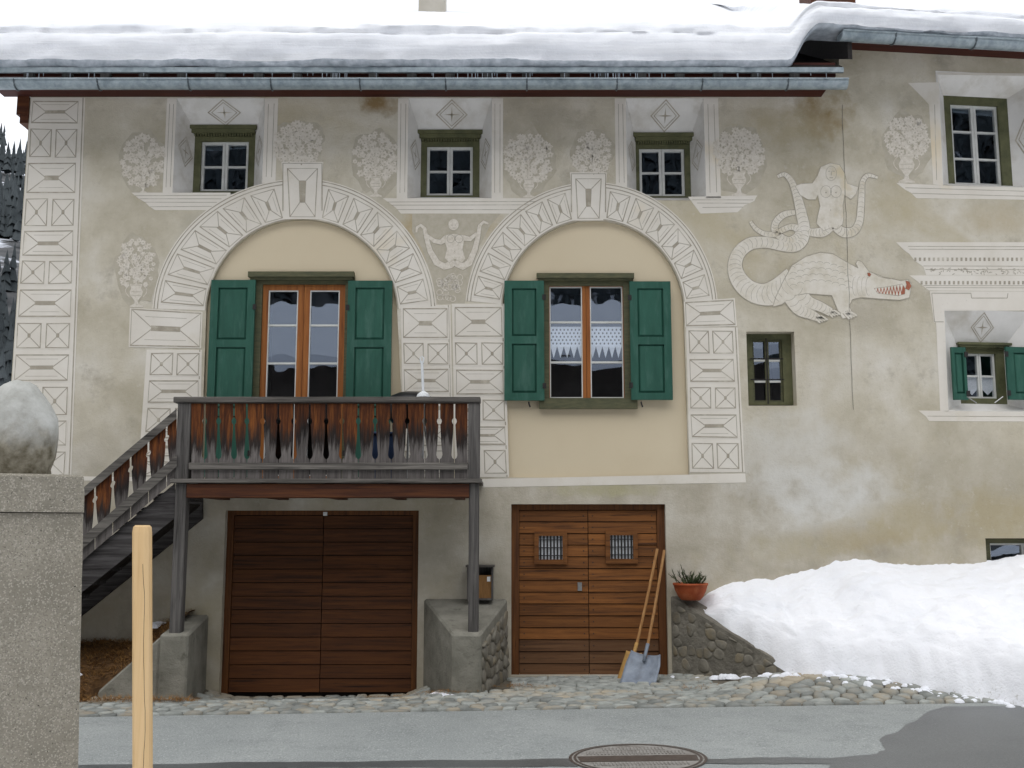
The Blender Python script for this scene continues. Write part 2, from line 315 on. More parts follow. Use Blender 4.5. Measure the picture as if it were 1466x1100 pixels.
class MB:
    def __init__(s): s.v = []; s.f = []; s.mi = []
    def add(s, vs, fs, mi=0):
        b = len(s.v); s.v += [tuple(p) for p in vs]
        for f in fs: s.f.append(tuple(b + i for i in f)); s.mi.append(mi)
    def box(s, x0, x1, y0, y1, z0, z1, mi=0):
        s.add([(x, y, z) for x in (x0, x1) for y in (y0, y1) for z in (z0, z1)],
              [(0, 1, 3, 2), (4, 6, 7, 5), (0, 4, 5, 1), (2, 3, 7, 6), (0, 2, 6, 4), (1, 5, 7, 3)], mi)
    def boxp(s, pl, u0, u1, z0, z1, n0, n1, mi=0):
        s.add([pl.w(u, z, n) for u in (u0, u1) for n in (n1, n0) for z in (z0, z1)],
              [(0, 1, 3, 2), (4, 6, 7, 5), (0, 4, 5, 1), (2, 3, 7, 6), (0, 2, 6, 4), (1, 5, 7, 3)], mi)
    def hexa(s, a, b, mi=0):
        """a, b: two quads (4 points each) joined"""
        s.add(list(a) + list(b), [(3, 2, 1, 0), (4, 5, 6, 7)] + [(i, (i + 1) % 4, 4 + (i + 1) % 4, 4 + i) for i in range(4)], mi)
    def plate(s, outer, holes=(), n0=0.0, n1=.004, mi=0, back=False, f=None):
        """2D polygon with holes -> slab between n0 and n1; f maps (x, y, n)"""
        f = f or (lambda x, y, n: (x, y, n))
        loops = [list(outer)] + [list(h) for h in holes]
        tris = tessellate_polygon([[Vector((p[0], p[1], 0)) for p in l] for l in loops])
        flat = [p for l in loops for p in l]; k = len(flat)
        fs = [tuple(t) for t in tris]
        vs = [f(p[0], p[1], n1) for p in flat]
        if n0 is not None:
            vs += [f(p[0], p[1], n0) for p in flat]
            if back: fs += [tuple(k + i for i in reversed(t)) for t in tris]
            b = 0
            for l in loops:
                m = len(l)
                for i in range(m): j = (i + 1) % m; fs.append((b + i, b + j, k + b + j, k + b + i))
                b += m
        s.add(vs, fs, mi)
    def strip(s, p, q, w, n=.0055, mi=1, n0=None):
        dx, dy = q[0] - p[0], q[1] - p[1]; l = max(1e-6, sqrt(dx*dx + dy*dy)); a, b = -dy/l*w/2, dx/l*w/2
        s.add([(p[0] + a, p[1] + b, n), (q[0] + a, q[1] + b, n), (q[0] - a, q[1] - b, n), (p[0] - a, p[1] - b, n)], [(0, 1, 2, 3)], mi)
    def path(s, pts, w, n=.0055, mi=1, close=False):
        """constant width mitred band along a polyline"""
        k = len(pts); L = []
        for i in range(k):
            a = pts[i - 1] if (i or close) else pts[i]; b = pts[(i + 1) % k] if (i < k - 1 or close) else pts[i]
            dx, dy = b[0] - a[0], b[1] - a[1]; l = max(1e-6, sqrt(dx*dx + dy*dy)); L.append((-dy/l*w/2, dx/l*w/2))
        vs = []
        for p, (a, b) in zip(pts, L): vs += [(p[0] + a, p[1] + b, n), (p[0] - a, p[1] - b, n)]
        s.add(vs, [(2*i, 2*((i + 1) % k), 2*((i + 1) % k) + 1, 2*i + 1) for i in range(k if close else k - 1)], mi)
    def ribbon(s, pts, n=.004, mi=0):
        k = len(pts); vs = []
        for i in range(k):
            a = pts[max(0, i - 1)]; b = pts[min(k - 1, i + 1)]
            dx, dy = b[0] - a[0], b[1] - a[1]; l = max(1e-6, sqrt(dx*dx + dy*dy)); h = pts[i][2]
            vs += [(pts[i][0] - dy/l*h, pts[i][1] + dx/l*h, n), (pts[i][0] + dy/l*h, pts[i][1] - dx/l*h, n)]
        s.add(vs, [(2*i, 2*i + 2, 2*i + 3, 2*i + 1) for i in range(k - 1)], mi)
    def tube(s, pts, r, seg=8, mi=0, cap=True):
        pts = [Vector(p) for p in pts]; rr = r if isinstance(r, (list, tuple)) else [r]*len(pts); vs = []; fs = []
        for i, p in enumerate(pts):
            d = (pts[min(i + 1, len(pts) - 1)] - pts[max(i - 1, 0)]).normalized()
            a = d.orthogonal().normalized() if abs(d.z) > .9 else d.cross(Vector((0, 0, 1))).normalized(); b = d.cross(a)
            vs += [p + (a*cos(2*pi*j/seg) + b*sin(2*pi*j/seg))*rr[i] for j in range(seg)]
        for i in range(len(pts) - 1):
            for j in range(seg): fs.append((i*seg + j, i*seg + (j + 1) % seg, (i + 1)*seg + (j + 1) % seg, (i + 1)*seg + j))
        if cap: fs.append(tuple(reversed(range(seg)))); fs.append(tuple((len(pts) - 1)*seg + j for j in range(seg)))
        s.add(vs, fs, mi)
    def lathe(s, prof, c, seg=20, mi=0):
        vs = []; fs = []; k = len(prof)
        for j in range(seg):
            a = 2*pi*j/seg; vs += [(c[0] + r*cos(a), c[1] + r*sin(a), c[2] + z) for r, z in prof]
        for j in range(seg):
            for i in range(k - 1): fs.append((j*k + i, ((j + 1) % seg)*k + i, ((j + 1) % seg)*k + i + 1, j*k + i + 1))
        s.add(vs, fs, mi)
    def build(s, name, mats, parent=None, mp=None, smooth=False, recalc=True, bevel=0, origin=None, weld=False):
        mats = mats if isinstance(mats, (list, tuple)) else [mats]
        v = s.v
        me = bpy.data.meshes.new(name)
        me.from_pydata([tuple(p) for p in v], [], s.f)
        for m in mats: me.materials.append(MT[m])
        me.polygons.foreach_set('material_index', s.mi)
        bm = bmesh.new(); bm.from_mesh(me)
        if mp is MAP:
            xs = [q.co.x - crack_x(q.co.y) for q in bm.verts]
            if min(xs) < 0 < max(xs):
                nrm = Vector((1, -15/420, 0)).normalized()
                bmesh.ops.bisect_plane(bm, geom=bm.verts[:] + bm.edges[:] + bm.faces[:], dist=1e-5, plane_co=(crack_x(370), 370, 0), plane_no=nrm)
        if mp:
            for q in bm.verts: q.co = mp(tuple(q.co))
        if weld: bmesh.ops.remove_doubles(bm, verts=bm.verts, dist=1e-4)
        if recalc: bmesh.ops.recalc_face_normals(bm, faces=bm.faces)
        if bevel: bmesh.ops.bevel(bm, geom=bm.edges[:], offset=bevel, segments=1, affect='EDGES', profile=.5)
        if smooth:
            for fc in bm.faces: fc.smooth = True
        if origin is not None:
            for q in bm.verts: q.co -= Vector(origin)
        bm.to_mesh(me); bm.free()
        o = bpy.data.objects.new(name, me); COL.objects.link(o)
        loc = Vector(origin) if origin is not None else Vector((0, 0, 0))
        if parent:
            o.parent = parent
            loc = loc - world_loc(parent)
        o.location = loc
        return o
def world_loc(o):
    l = o.location.copy()
    while o.parent: o = o.parent; l += o.location
    return l
def clone(o, loc, parent=None):
    c = o.copy(); COL.objects.link(c); c.location = Vector(loc) - (world_loc(parent) if parent else Vector()); c.parent = parent; return c
def fb_map(p): return FB.px(*p)
def circ(cx, cy, rx, ry=None, k=20, a0=0): ry = ry or rx; return [(cx + rx*cos(a0 + 2*pi*i/k), cy + ry*sin(a0 + 2*pi*i/k)) for i in range(k)]
def nz(x, y, z=0.0): return noise.noise(Vector((x, y, z)))
def fbm(x, y, z=0.0, o=4): return noise.fractal(Vector((x, y, z)), 1.0, 2.0, o)
def sstep(a, b, x): t = max(0, min(1, (x - a)/(b - a))); return t*t*(3 - 2*t)
def voronoi(pts, nb, clip):
    """convex cells of pts clipped to convex polygon; nb: neighbour radius"""
    out = []
    for i, p in enumerate(pts):
        poly = list(clip)
        for j, q in enumerate(pts):
            if i == j or abs(q[0] - p[0]) > nb or abs(q[1] - p[1]) > nb: continue
            mx, my = (p[0] + q[0])/2, (p[1] + q[1])/2; dx, dy = q[0] - p[0], q[1] - p[1]
            new = []
            for a in range(len(poly)):
                A, B = poly[a], poly[(a + 1) % len(poly)]
                da = (A[0] - mx)*dx + (A[1] - my)*dy; db = (B[0] - mx)*dx + (B[1] - my)*dy
                if da <= 0: new.append(A)
                if da*db < 0: t = da/(da - db); new.append((A[0] + (B[0] - A[0])*t, A[1] + (B[1] - A[1])*t))
            poly = new
            if len(poly) < 3: break
        out.append(poly)
    return out
def stone_mesh(mb, poly, f, hgt, gap=.9, mi=0):
    k = len(poly)
    if k < 3: return False
    cx = sum(p[0] for p in poly)/k; cy = sum(p[1] for p in poly)/k
    # cut the corners so that stones are rounded
    q = []
    for i in range(k):
        a, b = poly[i], poly[(i + 1) % k]; q += [(a[0]*.75 + b[0]*.25, a[1]*.75 + b[1]*.25), (a[0]*.25 + b[0]*.75, a[1]*.25 + b[1]*.75)]
    k = len(q); vs = []
    for g, h in ((gap, -.03), (gap*.95, hgt*.45), (gap*.72, hgt*.92)):
        vs += [f(cx + (p[0] - cx)*g, cy + (p[1] - cy)*g, h + random.uniform(-.1, .1)*hgt*(h > 0)) for p in q]
    vs.append(f(cx, cy, hgt)); fs = []
    for r in range(2):
        for i in range(k): j = (i + 1) % k; fs.append((r*k + i, r*k + j, (r + 1)*k + j, (r + 1)*k + i))
    fs += [(2*k + i, 2*k + (i + 1) % k, 3*k) for i in range(k)]
    mb.add(vs, fs, mi); return True
# ------------------------------------------------------------------ ground, road, hills
XGL = at(318, 995, 0).x; XGR = at(597, 995, 0).x
def gx(X): return .015*max(-9, min(9, X + .45))
def gz(X, Y):
    """pavement height between road edge and house"""
    g = gx(X)
    dip = sstep(XGL - .5, XGL + .3, X)*(1 - sstep(XGR - .2, XGR + .35, X))*sstep(-1.6, -.1, Y)*-.16
    rise = sstep(1.6, 3.2, X)*sstep(-2.1, -1.0, Y)*.16
    return g + dip + rise
ROADY0, ROADY1 = -2.05, -6.6
def grid_mesh(name, xs, ys, fz, mat, parent=None, smooth=True):
    mb = MB(); n = len(ys)
    mb.add([(x, y, fz(x, y)) for x in xs for y in ys], [(i*n + j, (i + 1)*n + j, (i + 1)*n + j + 1, i*n + j + 1) for i in range(len(xs) - 1) for j in range(n - 1)])
    return mb.build(name, mat, parent, smooth=smooth)
def frange(a, b, k): return [a + (b - a)*i/k for i in range(k + 1)]
grd = grid_mesh('ground', [-900, -300, -90, -30] + frange(-20, 20, 16) + [30, 90, 300, 900], [-900, -300, -90, -30, -16] + frange(-12, 0, 8) + [20, 60, 300, 900], lambda x, y: gx(x) - (.6 if y > -1.6 and abs(x) < 14 else .08), 'snow')
tag(grd, kind='structure')
rd = grid_mesh('road', [-60, -25] + frange(-9, 9, 12) + [25, 60], frange(ROADY1, ROADY0, 4), lambda x, y: gx(x), 'asphalt'); tag(rd, kind='structure')
def road_pt(x, y, dz=0.0):
    """pixel on the road sheet"""
    Y = -3.0
    for _ in range(12):
        r = ray(x, y); t = (gx((Y + DIST)/r.y*r.x) - EYE)/r.z; Y = CAM.y + r.y*t
    p = CAM + r*t; return (p.x, p.y, gx(p.x) + dz)
def wob(pts, amp=.035, k=18):
    out = []
    for i in range(len(pts)):
        a, b = pts[i], pts[(i + 1) % len(pts)]
        for j in range(k):
            t = j/k; x, y = a[0] + (b[0] - a[0])*t, a[1] + (b[1] - a[1])*t
            out.append((x + amp*fbm(x*2.3, y*2.3, 1) + .012*fbm(x*18, y*18, 2), y + amp*fbm(x*2.3, y*2.3, 7) + .012*fbm(x*18, y*18, 5)))
    return out
for pts in ([(1352, 1012), (1325, 1022), (1300, 1036), (1282, 1050), (1262, 1056), (1258, 1066), (1268, 1074), (1255, 1080), (1190, 1086), (1010, 1087), (1010, 1094), (1190, 1095), (1192, 1140), (1600, 1140), (1600, 1012)],
            [(90, 1096), (480, 1091), (825, 1087), (825, 1098), (480, 1099), (90, 1110)]):
    w = [road_pt(*p)[:2] for p in pts]
    w = [(x, min(y, ROADY0 - .03)) for x, y in w]
    mb = MB(); mb.plate(wob(w), (), None, 0, f=lambda x, y, n: (x, y, gx(x) + .004))
    o = mb.build('damp_patch', 'damp', rd, recalc=False)
# hills: one ring of terrain round the valley, steeper behind the camera
def hill_h(x, y):
    r = sqrt(x*x + y*y); a = atan2(x, y)   # 0 = +Y
    k = .40 + .26*sstep(1.5, 2.6, abs(a)) + .06*fbm(x*.006, y*.006, 3)
    k -= .10*sstep(-.38, -.1, a)*(1 - sstep(1.2, 1.6, a))
    rr = max(0, r - 62)
    return -1 + k*min(rr, 430) + .12*max(0, rr - 430) + 7*fbm(x*.016, y*.016, 9)*min(1, rr/60)
mb = MB(); NA = 96; RR = [60, 75, 95, 120, 155, 195, 240, 290, 345, 400, 460, 520, 640]
mb.add([(r*sin(2*pi*i/NA), r*cos(2*pi*i/NA), hill_h(r*sin(2*pi*i/NA), r*cos(2*pi*i/NA)) if r > 60 else -1.2) for i in range(NA) for r in RR],
       [(i*len(RR) + j, ((i + 1) % NA)*len(RR) + j, ((i + 1) % NA)*len(RR) + j + 1, i*len(RR) + j + 1) for i in range(NA) for j in range(len(RR) - 1)])
hl = mb.build('hills', 'hill', smooth=True); tag(hl, kind='structure')
mb = MB(); rs = random.Random(3); cnt = 0
while cnt < 19000:
    a = rs.uniform(-pi, pi)
    if -.2 < a < 2.2 or -1.9 < a < -.75: continue
    r = sqrt(rs.uniform(84**2, 500**2) if rs.random() < .75 else rs.uniform(84**2, 170**2)); x, y = r*sin(a), r*cos(a)
    cl_ = nz(x*.012, y*.012, 5) + .5*nz(x*.05, y*.05, 2)
    if abs(a) > 1.9 or r < 150: cl_ -= .35
    if cl_ > .30 or (r > 330 and cl_ > .05) or (r > 400 and rs.random() < .5): continue
    z = hill_h(x, y); h = rs.uniform(5, 13)*(.45 + .55*sstep(90, 240, r)); w = h*rs.uniform(.13, .20); k = 6; ph = rs.random()
    for z0, z1, ww in ((.08, .46, 1), (.28, .66, .78), (.48, .84, .55), (.68, 1.02, .32)):
        mb.add([(x + w*ww*cos(2*pi*(i + ph)/k)*rs.uniform(.55, 1.2), y + w*ww*sin(2*pi*(i + ph)/k)*rs.uniform(.55, 1.2), z + h*(z0 + rs.uniform(-.06, .06))) for i in range(k)] + [(x, y, z + h*z1)], [(i, (i + 1) % k, k) for i in range(k)])
    cnt += 1
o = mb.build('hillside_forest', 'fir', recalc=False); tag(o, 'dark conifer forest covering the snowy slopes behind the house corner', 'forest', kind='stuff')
# cobbled pavement
pav = grid_mesh('pavement', frange(-5.5, 5.5, 50), frange(ROADY0 + .01, 0, 12), lambda x, y: gz(x, y) - .012, 'joint'); tag(pav, kind='structure')
rs = random.Random(11); pts = []
dxc, dyc = .175, .108
ny = int(2.0/dyc)
for j in range(ny + 1):
    for i in range(-32, 30):
        X = i*dxc + (j % 2)*dxc*.5 + rs.uniform(-.075, .075); Y = ROADY0 + .05 + j*dyc + rs.uniform(-.04, .04)
        if Y < -.02 and -5.2 < X < 4.9: pts.append((X, Y))
clipb = [(-5.4, ROADY0 + .012), (5.1, ROADY0 + .012), (5.1, -.01), (-5.4, -.01)]
cells = voronoi(pts, .45, clipb); rest = MB(); nst = 0
vis = []
for p, c in zip(pts, cells):
    sx_ = 733 + p[0]/(p[1] + DIST)*FPX
    hidden = sx_ < 112 or sx_ > 1330 or (XGR + .1 < p[0] < 0 and p[1] > -.85) or (p[0] < XGL - .1 and p[1] > -.9) or (p[0] > 2.0 and p[1] > -1.1 + .1)
    vis.append((hidden, p[1], p, c))
vis.sort(key=lambda t: (t[0], t[1]))
for k, (hd, _, p, c) in enumerate(vis):
    h = rs.uniform(.008, .024)
    fm = lambda x, y, hh: (x, y, gz(x, y) + hh)
    if k < 300:
        mb = MB()
        if stone_mesh(mb, c, fm, h, .93): mb.build('cobblestone', 'cobble', pav, smooth=True, recalc=True, origin=(p[0], p[1], gz(*p)))
    elif not (hd and p[1] > -.9): stone_mesh(rest, c, fm, h, .93)
o = rest.build('cobblestones', 'cobble', pav, smooth=True); tag(o, kind='stuff')
# ------------------------------------------------------------------ the painted house
house = empty('painted_house', (0, 0, 0))
tag(house, 'long plastered house with painted arches, sgraffito dragon and deep snow on its eaves', 'house')
XL = F1.px(30, 340).x
ZS1 = F1.px(600, 139).z                      # soffit height on the left wall
ZS2 = F2.px(1300, 76).z
U2END = F2.uz(1640, 500)[0]
def loc1(pts): return [F1.uz(x, y) for x, y in pts]
# arches: (cx, springing y, a, b, bottom y)
def arch_inner(cx, cy, a, b, yb, xl, xr, k=36):
    pts = [(cx - a*cos(pi*i/k), cy - b*sin(pi*i/k)) for i in range(k + 1)]
    return pts + [(xr, yb), (xl, yb)]
A1 = (432, 452, 137, 138); A2 = (849, 447, 130, 132)
arch1 = arch_inner(*A1, 688, 287, 580); arch2 = arch_inner(*A2, 684, 727, 987)
SMALLWIN = (1070, 475, 1139, 581)
UW = [dict(out=(250, 141, 377, 281), fr=(276, 188, 366, 279), sash=(288, 204, 356, 275)),
      dict(out=(584, 141, 704, 286), fr=(601, 195, 688, 284), sash=(611, 211, 677, 281)),
      dict(out=(897, 141, 1009, 287), fr=(909, 199, 990, 285), sash=(915, 214, 980, 282))]
def rectpx(r): return [(r[0], r[1]), (r[2], r[1]), (r[2], r[3]), (r[0], r[3])]
def skew(r):
    """pixel rectangle of an upright opening: vertical edges follow the perspective"""
    x0, y0, x1, y1 = r; u0, u1, z0, z1 = F1.rect(*r); return [(u0, z1), (u1, z1), (u1, z0), (u0, z0)]
GAR = (318, 731, 598, 997); DOOR = (732, 722, 955, 972)
def lowrect(r, zb):
    q = skew(r); return [q[0], q[1], (q[2][0], zb), (q[3][0], zb)]
holes = [loc1(arch1), loc1(arch2)] + [skew(u['out']) for u in UW] + [skew(SMALLWIN), lowrect(GAR, -.22), lowrect(DOOR, .03)]
mb = MB(); mb.plate([(XL, -.6), (XC, -.6), (XC, ZS1 + .35), (XL, ZS1 + .35)], holes, -.42, 0, f=lambda u, z, n: F1.w(u, z, n))
mb.build('front_wall', 'plaster', house)
mb = MB()
for (x0, y0, x1, y1) in ((XL, .43, XL + .4, 9), (XL, 9, XC + 3, 9.4)): mb.box(x0, x1, y0, y1, -.6, ZS1 + .3)
mb.build('side_wall', 'plaster', house)
# right wing wall
WA = dict(out=(1344, 106, 1500, 268), fr=(1353, 138, 1447, 266), sash=(1362, 152, 1430, 266))
WBn = dict(out=(1352, 445, 1480, 590), fr=(1372, 496, 1441, 580), sash=(1380, 507, 1425, 571))
WC = (1412, 771, 1520, 815)
def skew2(r): u0, u1, z0, z1 = F2.rect(*r); return [(u0, z1), (u1, z1), (u1, z0), (u0, z0)]
mb = MB(); mb.plate([(0, -.6), (U2END, -.6), (U2END, ZS2 + .35), (0, ZS2 + .35)], [skew2(WA['out']), skew2(WBn['out']), skew2(WC)], -.42, 0, f=lambda u, z, n: F2.w(u, z, n))
mb.build('front_wall', 'plaster', house)
mb = MB(); mb.plate([(-.03, ZS1 + .2), (.4, ZS1 + .2), (.4, ZS2 + .34), (-.03, ZS2 + .34)], (), -.3, -.002, f=lambda u, z, n: F2.w(u, z, n))
mb = MB(); mb.boxp(F2, U2END - .4, U2END, -.6, ZS2 + .3, -9, -.43); mb.build('side_wall', 'plaster', house)
mb = MB(); mb.box(XC - .02, XC + .3, .45, 8, ZS1, ZS2 + .3); mb.build('side_wall', 'black', house)
# settlement crack between the two plaster fields
mb = MB(); pp = []
for i in range(60):
    y = 150 + i*7.4; pp.append((crack_x(y) - .9 + 1.1*fbm(y*.03, 2), y))
mb.path(pp, .65, .006, 0); mb.build('crack', 'mortar', house, mp=lambda p: F1.px(*p))
# arch back panels with window holes
W1 = dict(fr=(360, 394, 505, 690), sash=(372, 408, 492, 690)); W2 = dict(fr=(772, 396, 908, 584), sash=(786, 410, 893, 571))
for ar, wn in ((arch1, W1), (arch2, W2)):
    hole = F1.rect(*wn['fr'], -.06); hp = [(hole[0] + .03, hole[3] - .03), (hole[1] - .03, hole[3] - .03), (hole[1] - .03, hole[2] + .03), (hole[0] + .03, hole[2] + .03)]
    if wn is W1: hp[2] = (hp[2][0], max(z for z in (F1.uz(430, 688)[1] + .02,))); hp[3] = (hp[3][0], hp[2][1])
    mb = MB(); mb.plate(loc1(ar), [hp], -.35, -.055, f=lambda u, z, n: F1.w(u, z, n)); mb.build('arch_panel', 'arch', house)
# ---- windows
def window(pl, fr, sash, nf, rows, fm, sm, bars=None, cornice=None, sill=None, cols=2, depth=1.6, label=None, sw=.032, mid=None, hasroom=True, lap=0.0):
    u0, u1, z0, z1 = pl.rect(*fr, nf); a0, a1, b0, b1 = pl.rect(*sash, nf - .03)
    win = empty('window', pl.w((u0 + u1)/2, z0, nf), house)
    if label: win['label'] = label
    mb = MB(); mb.boxp(pl, u0, a0, z0, z1, nf - .1, nf); mb.boxp(pl, a1, u1, z0, z1, nf - .1, nf); mb.boxp(pl, a0, a1, b1, z1, nf - .1, nf - .001)
    if b0 > z0 + .005: mb.boxp(pl, a0, a1, z0, b0, nf - .1, nf - .001)
    mb.build('frame', fm, win)
    if cornice:
        mb = MB(); c0, c1, d0, d1 = pl.rect(*cornice, nf); h = d1 - d0
        mb.boxp(pl, c0, c1, d1 - h*.4, d1, nf, nf + .07); mb.boxp(pl, c0 + .025, c1 - .025, d0 + h*.2, d1 - h*.4, nf, nf + .05)
        k = 22
        for i in range(k):
            t = c0 + .05 + (c1 - c0 - .1)*(i + .25)/k; mb.boxp(pl, t, t + (c1 - c0)/k*.5, d0 - h*.1, d0 + h*.2, nf, nf + .035)
        mb.build('cornice', fm, win)
    if sill:
        mb = MB(); c0, c1, d0, d1 = pl.rect(*sill, nf); mb.boxp(pl, c0, c1, d0, d1, nf, nf + .05); mb.boxp(pl, c0 + .03, c1 - .03, d1, d1 + .02, nf, nf + .03); mb.build('sill', fm, win)
    a0 -= lap; a1 += lap; b0 -= lap; b1 += lap
    cw = (a1 - a0)/cols
    for i in range(cols):
        s0, s1 = a0 + cw*i + .002, a0 + cw*(i + 1) - .002
        mb = MB(); mb.boxp(pl, s0, s0 + sw, b0, b1, nf - .075, nf - .03); mb.boxp(pl, s1 - sw, s1, b0, b1, nf - .075, nf - .03)
        mb.boxp(pl, s0 + sw, s1 - sw, b0, b0 + sw, nf - .075, nf - .031); mb.boxp(pl, s0 + sw, s1 - sw, b1 - sw, b1, nf - .075, nf - .031)
        mb.build('sash', sm, win)
        e = rows if isinstance(rows, (list, tuple)) else [j/rows for j in range(1, rows)]
        zs = [b0 + sw] + [b0 + (b1 - b0)*q for q in e] + [b1 - sw]
        for q in e:
            mb = MB(); z = b0 + (b1 - b0)*q; mb.boxp(pl, s0 + sw, s1 - sw, z - .011, z + .011, nf - .07, nf - .034); mb.build('glazing_bar', 'white', win)
        if sm == 'sash':
            mb = MB(); g = .012
            for (p0, p1, q0, q1) in ((s0 + sw, s0 + sw + g, b0 + sw, b1 - sw), (s1 - sw - g, s1 - sw, b0 + sw, b1 - sw), (s0 + sw + g, s1 - sw - g, b1 - sw - g, b1 - sw), (s0 + sw + g, s1 - sw - g, b0 + sw, b0 + sw + g)): mb.boxp(pl, p0, p1, q0, q1, nf - .06, nf - .033)
            mb.build('putty_bead', 'white', win)
        for j in range(len(zs) - 1):
            t1, t2 = random.uniform(-.002, .002), random.uniform(-.0012, .0012)
            mb = MB(); mb.add([pl.w(s0 + sw, zs[j], nf - .05 - t1 - t2), pl.w(s1 - sw, zs[j], nf - .05 + t1 - t2), pl.w(s1 - sw, zs[j + 1], nf - .05 + t1 + t2), pl.w(s0 + sw, zs[j + 1], nf - .05 - t1 + t2)], [(0, 1, 2, 3)])
            mb.build('pane', 'glass', win, recalc=False)
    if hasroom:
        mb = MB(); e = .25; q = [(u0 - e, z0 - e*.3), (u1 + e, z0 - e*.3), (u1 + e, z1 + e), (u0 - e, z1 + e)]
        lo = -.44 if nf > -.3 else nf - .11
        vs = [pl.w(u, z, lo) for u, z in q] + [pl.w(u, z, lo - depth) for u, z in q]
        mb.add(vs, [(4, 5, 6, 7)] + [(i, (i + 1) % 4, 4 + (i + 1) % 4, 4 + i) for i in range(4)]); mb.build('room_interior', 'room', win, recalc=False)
    return win, (a0, a1, b0, b1)
def funnel(pl, out, fr, n):
    """splayed white reveal from the wall face to the window frame"""
    a = pl.rect(*out); b = pl.rect(*fr, n)
    o = [pl.w(a[0], a[3], .003), pl.w(a[1], a[3], .003), pl.w(a[1], a[2], .003), pl.w(a[0], a[2], .003)]
    g = .012
    i_ = [pl.w(b[0] + g, b[3] - g, n), pl.w(b[1] - g, b[3] - g, n), pl.w(b[1] - g, b[2] + g, n), pl.w(b[0] + g, b[2] + g, n)]
    mb = MB(); mb.add(o + i_, [(k, (k + 1) % 4, 4 + (k + 1) % 4, 4 + k) for k in range(4)])
    ob = mb.build('splayed_reveal', 'niche', house); return o, i_
def diamond(quad, cx, cy, rx, ry, name='painted_diamond'):
    """painted lozenge with a star, on a quad given by four 3D corners (bilinear)"""
    o0, o1, i1, i0 = quad
    nrm = (o1 - o0).cross(i0 - o0).normalized()
    if nrm.dot(CAM - o0) < 0: nrm = -nrm
    def f(p):
        u, v, n = p; return (o0*(1 - u) + o1*u)*(1 - v) + (i0*(1 - u) + i1*u)*v + nrm*n
    mb = MB()
    for s_, w in ((1, .07), (.78, .05)):
        d = [(cx, cy - ry*s_), (cx + rx*s_, cy), (cx, cy + ry*s_), (cx - rx*s_, cy)]; e = [(cx + (x - cx)*(1 - w/s_*1.4), cy + (y - cy)*(1 - w/s_*1.4)) for x, y in d]
        mb.plate(d, [e], None, .003, 0)
    for a in range(4):
        c_, s_ = cos(a*pi/2), sin(a*pi/2); mb.add([(cx + .06*rx*-s_, cy + .06*ry*c_, .003), (cx + .5*rx*c_, cy + .5*ry*s_, .003), (cx + .06*rx*s_, cy - .06*ry*c_, .003)], [(0, 1, 2)])
    mb.build(name, 'scratch', house, mp=f, recalc=False)
ND = -.24
UL = ('small four-pane window nearest the left corner', 'small four-pane window between the two arches', 'small four-pane window right of the second arch')
for i, u in enumerate(UW):
    fr = u['fr']; o, q = funnel(F1, u['out'], fr, ND)
    corn = (fr[0] - 3, fr[1] - 6, fr[2] + 3, fr[1] + 7)
    window(F1, fr, u['sash'], ND, [.5], 'olive', 'white', cornice=corn, label=UL[i], sw=.03)
    diamond((o[0], o[1], q[1], q[0]), .52, .42, .22, .40)
    diamond((o[0], q[0], q[3], o[3]), .55, .45, .38, .2); diamond((q[1], o[1], o[2], q[2]), .5, .45, .38, .2)
# window behind the balcony: orange sashes, olive architrave
w1, _ = window(F1, W1['fr'], W1['sash'], -.03, [.595, .79], 'oliveg', 'sash', cornice=None, label='tall balcony window with orange wooden sashes', sw=.065)
mb = MB(); c0, c1, d0, d1 = F1.rect(357, 391, 508, 402, -.03); mb.boxp(F1, c0, c1, d0 + .03, d1, -.03, .04); mb.boxp(F1, c0 + .02, c1 - .02, d0, d0 + .03, -.03, .015); mb.build('cornice', 'oliveg', w1)
w2, r2 = window(F1, W2['fr'], W2['sash'], -.03, [.33, .667], 'oliveg', 'sash', sill=(772, 573, 912, 586), label='window with lace curtains in the second arch', sw=.042, lap=.036)
mb = MB(); c0, c1, d0, d1 = F1.rect(768, 393, 907, 403, -.03); mb.boxp(F1, c0, c1, d0 + .025, d1, -.03, .035); mb.boxp(F1, c0 + .02, c1 - .02, d0, d0 + .025, -.03, .01); mb.build('cornice', 'oliveg', w2)
def curtain(pl, x0, x1, y0, y1, yz, teeth, n, win, eyel=True):
    pts = [(x0, y0), (x1, y0), (x1, y1)]
    for i in range(teeth):
        b = x1 - (x1 - x0)*(i + .5)/teeth; pts += [(b, yz), (x1 - (x1 - x0)*(i + 1)/teeth, y1)]
    pts.pop(); pts.append((x0, y1)); hs = []
    if eyel:
        k = int((x1 - x0)/5.2)
        for r in range(5):
            for i in range(k): hs.append(circ(x0 + (x1 - x0)*(i + (.3 if r % 2 else .7))/k, y0 + (y1 - y0)*(.16 + .175*r), 1.3, 1.6, 6))
    mb = MB(); mb.plate(pts, hs, None, n); mb.build('lace_curtain', 'lacecurtain', win, mp=lambda p: pl.px(*p), recalc=False)
curtain(F1, 788, 836, 468, 496, 513, 5, -.10, w2); curtain(F1, 844, 890, 468, 496, 513, 5, -.10, w2)
# small barred window
a = F1.rect(*SMALLWIN)
ws, _ = window(F1, (1070, 476, 1134, 580), (1077, 487, 1120, 576), -.14, [.33, .667], 'olive', 'oliveg', label='narrow barred window under the dragon', sw=.02)
mb = MB(); u0, u1, z0, z1 = F1.rect(1078, 487, 1118, 576, -.13)
for i in range(2): z = z0 + (z1 - z0)*(i + 1)/3 + .02; mb.tube([F1.w(u0 - .03, z, -.125), F1.w(u1 + .03, z, -.125)], .007, 6)
mb.tube([F1.w((u0 + u1)/2, z0 - .02, -.12), F1.w((u0 + u1)/2, z1 + .02, -.12)], .007, 6); mb.build('window_bars', 'iron', ws)
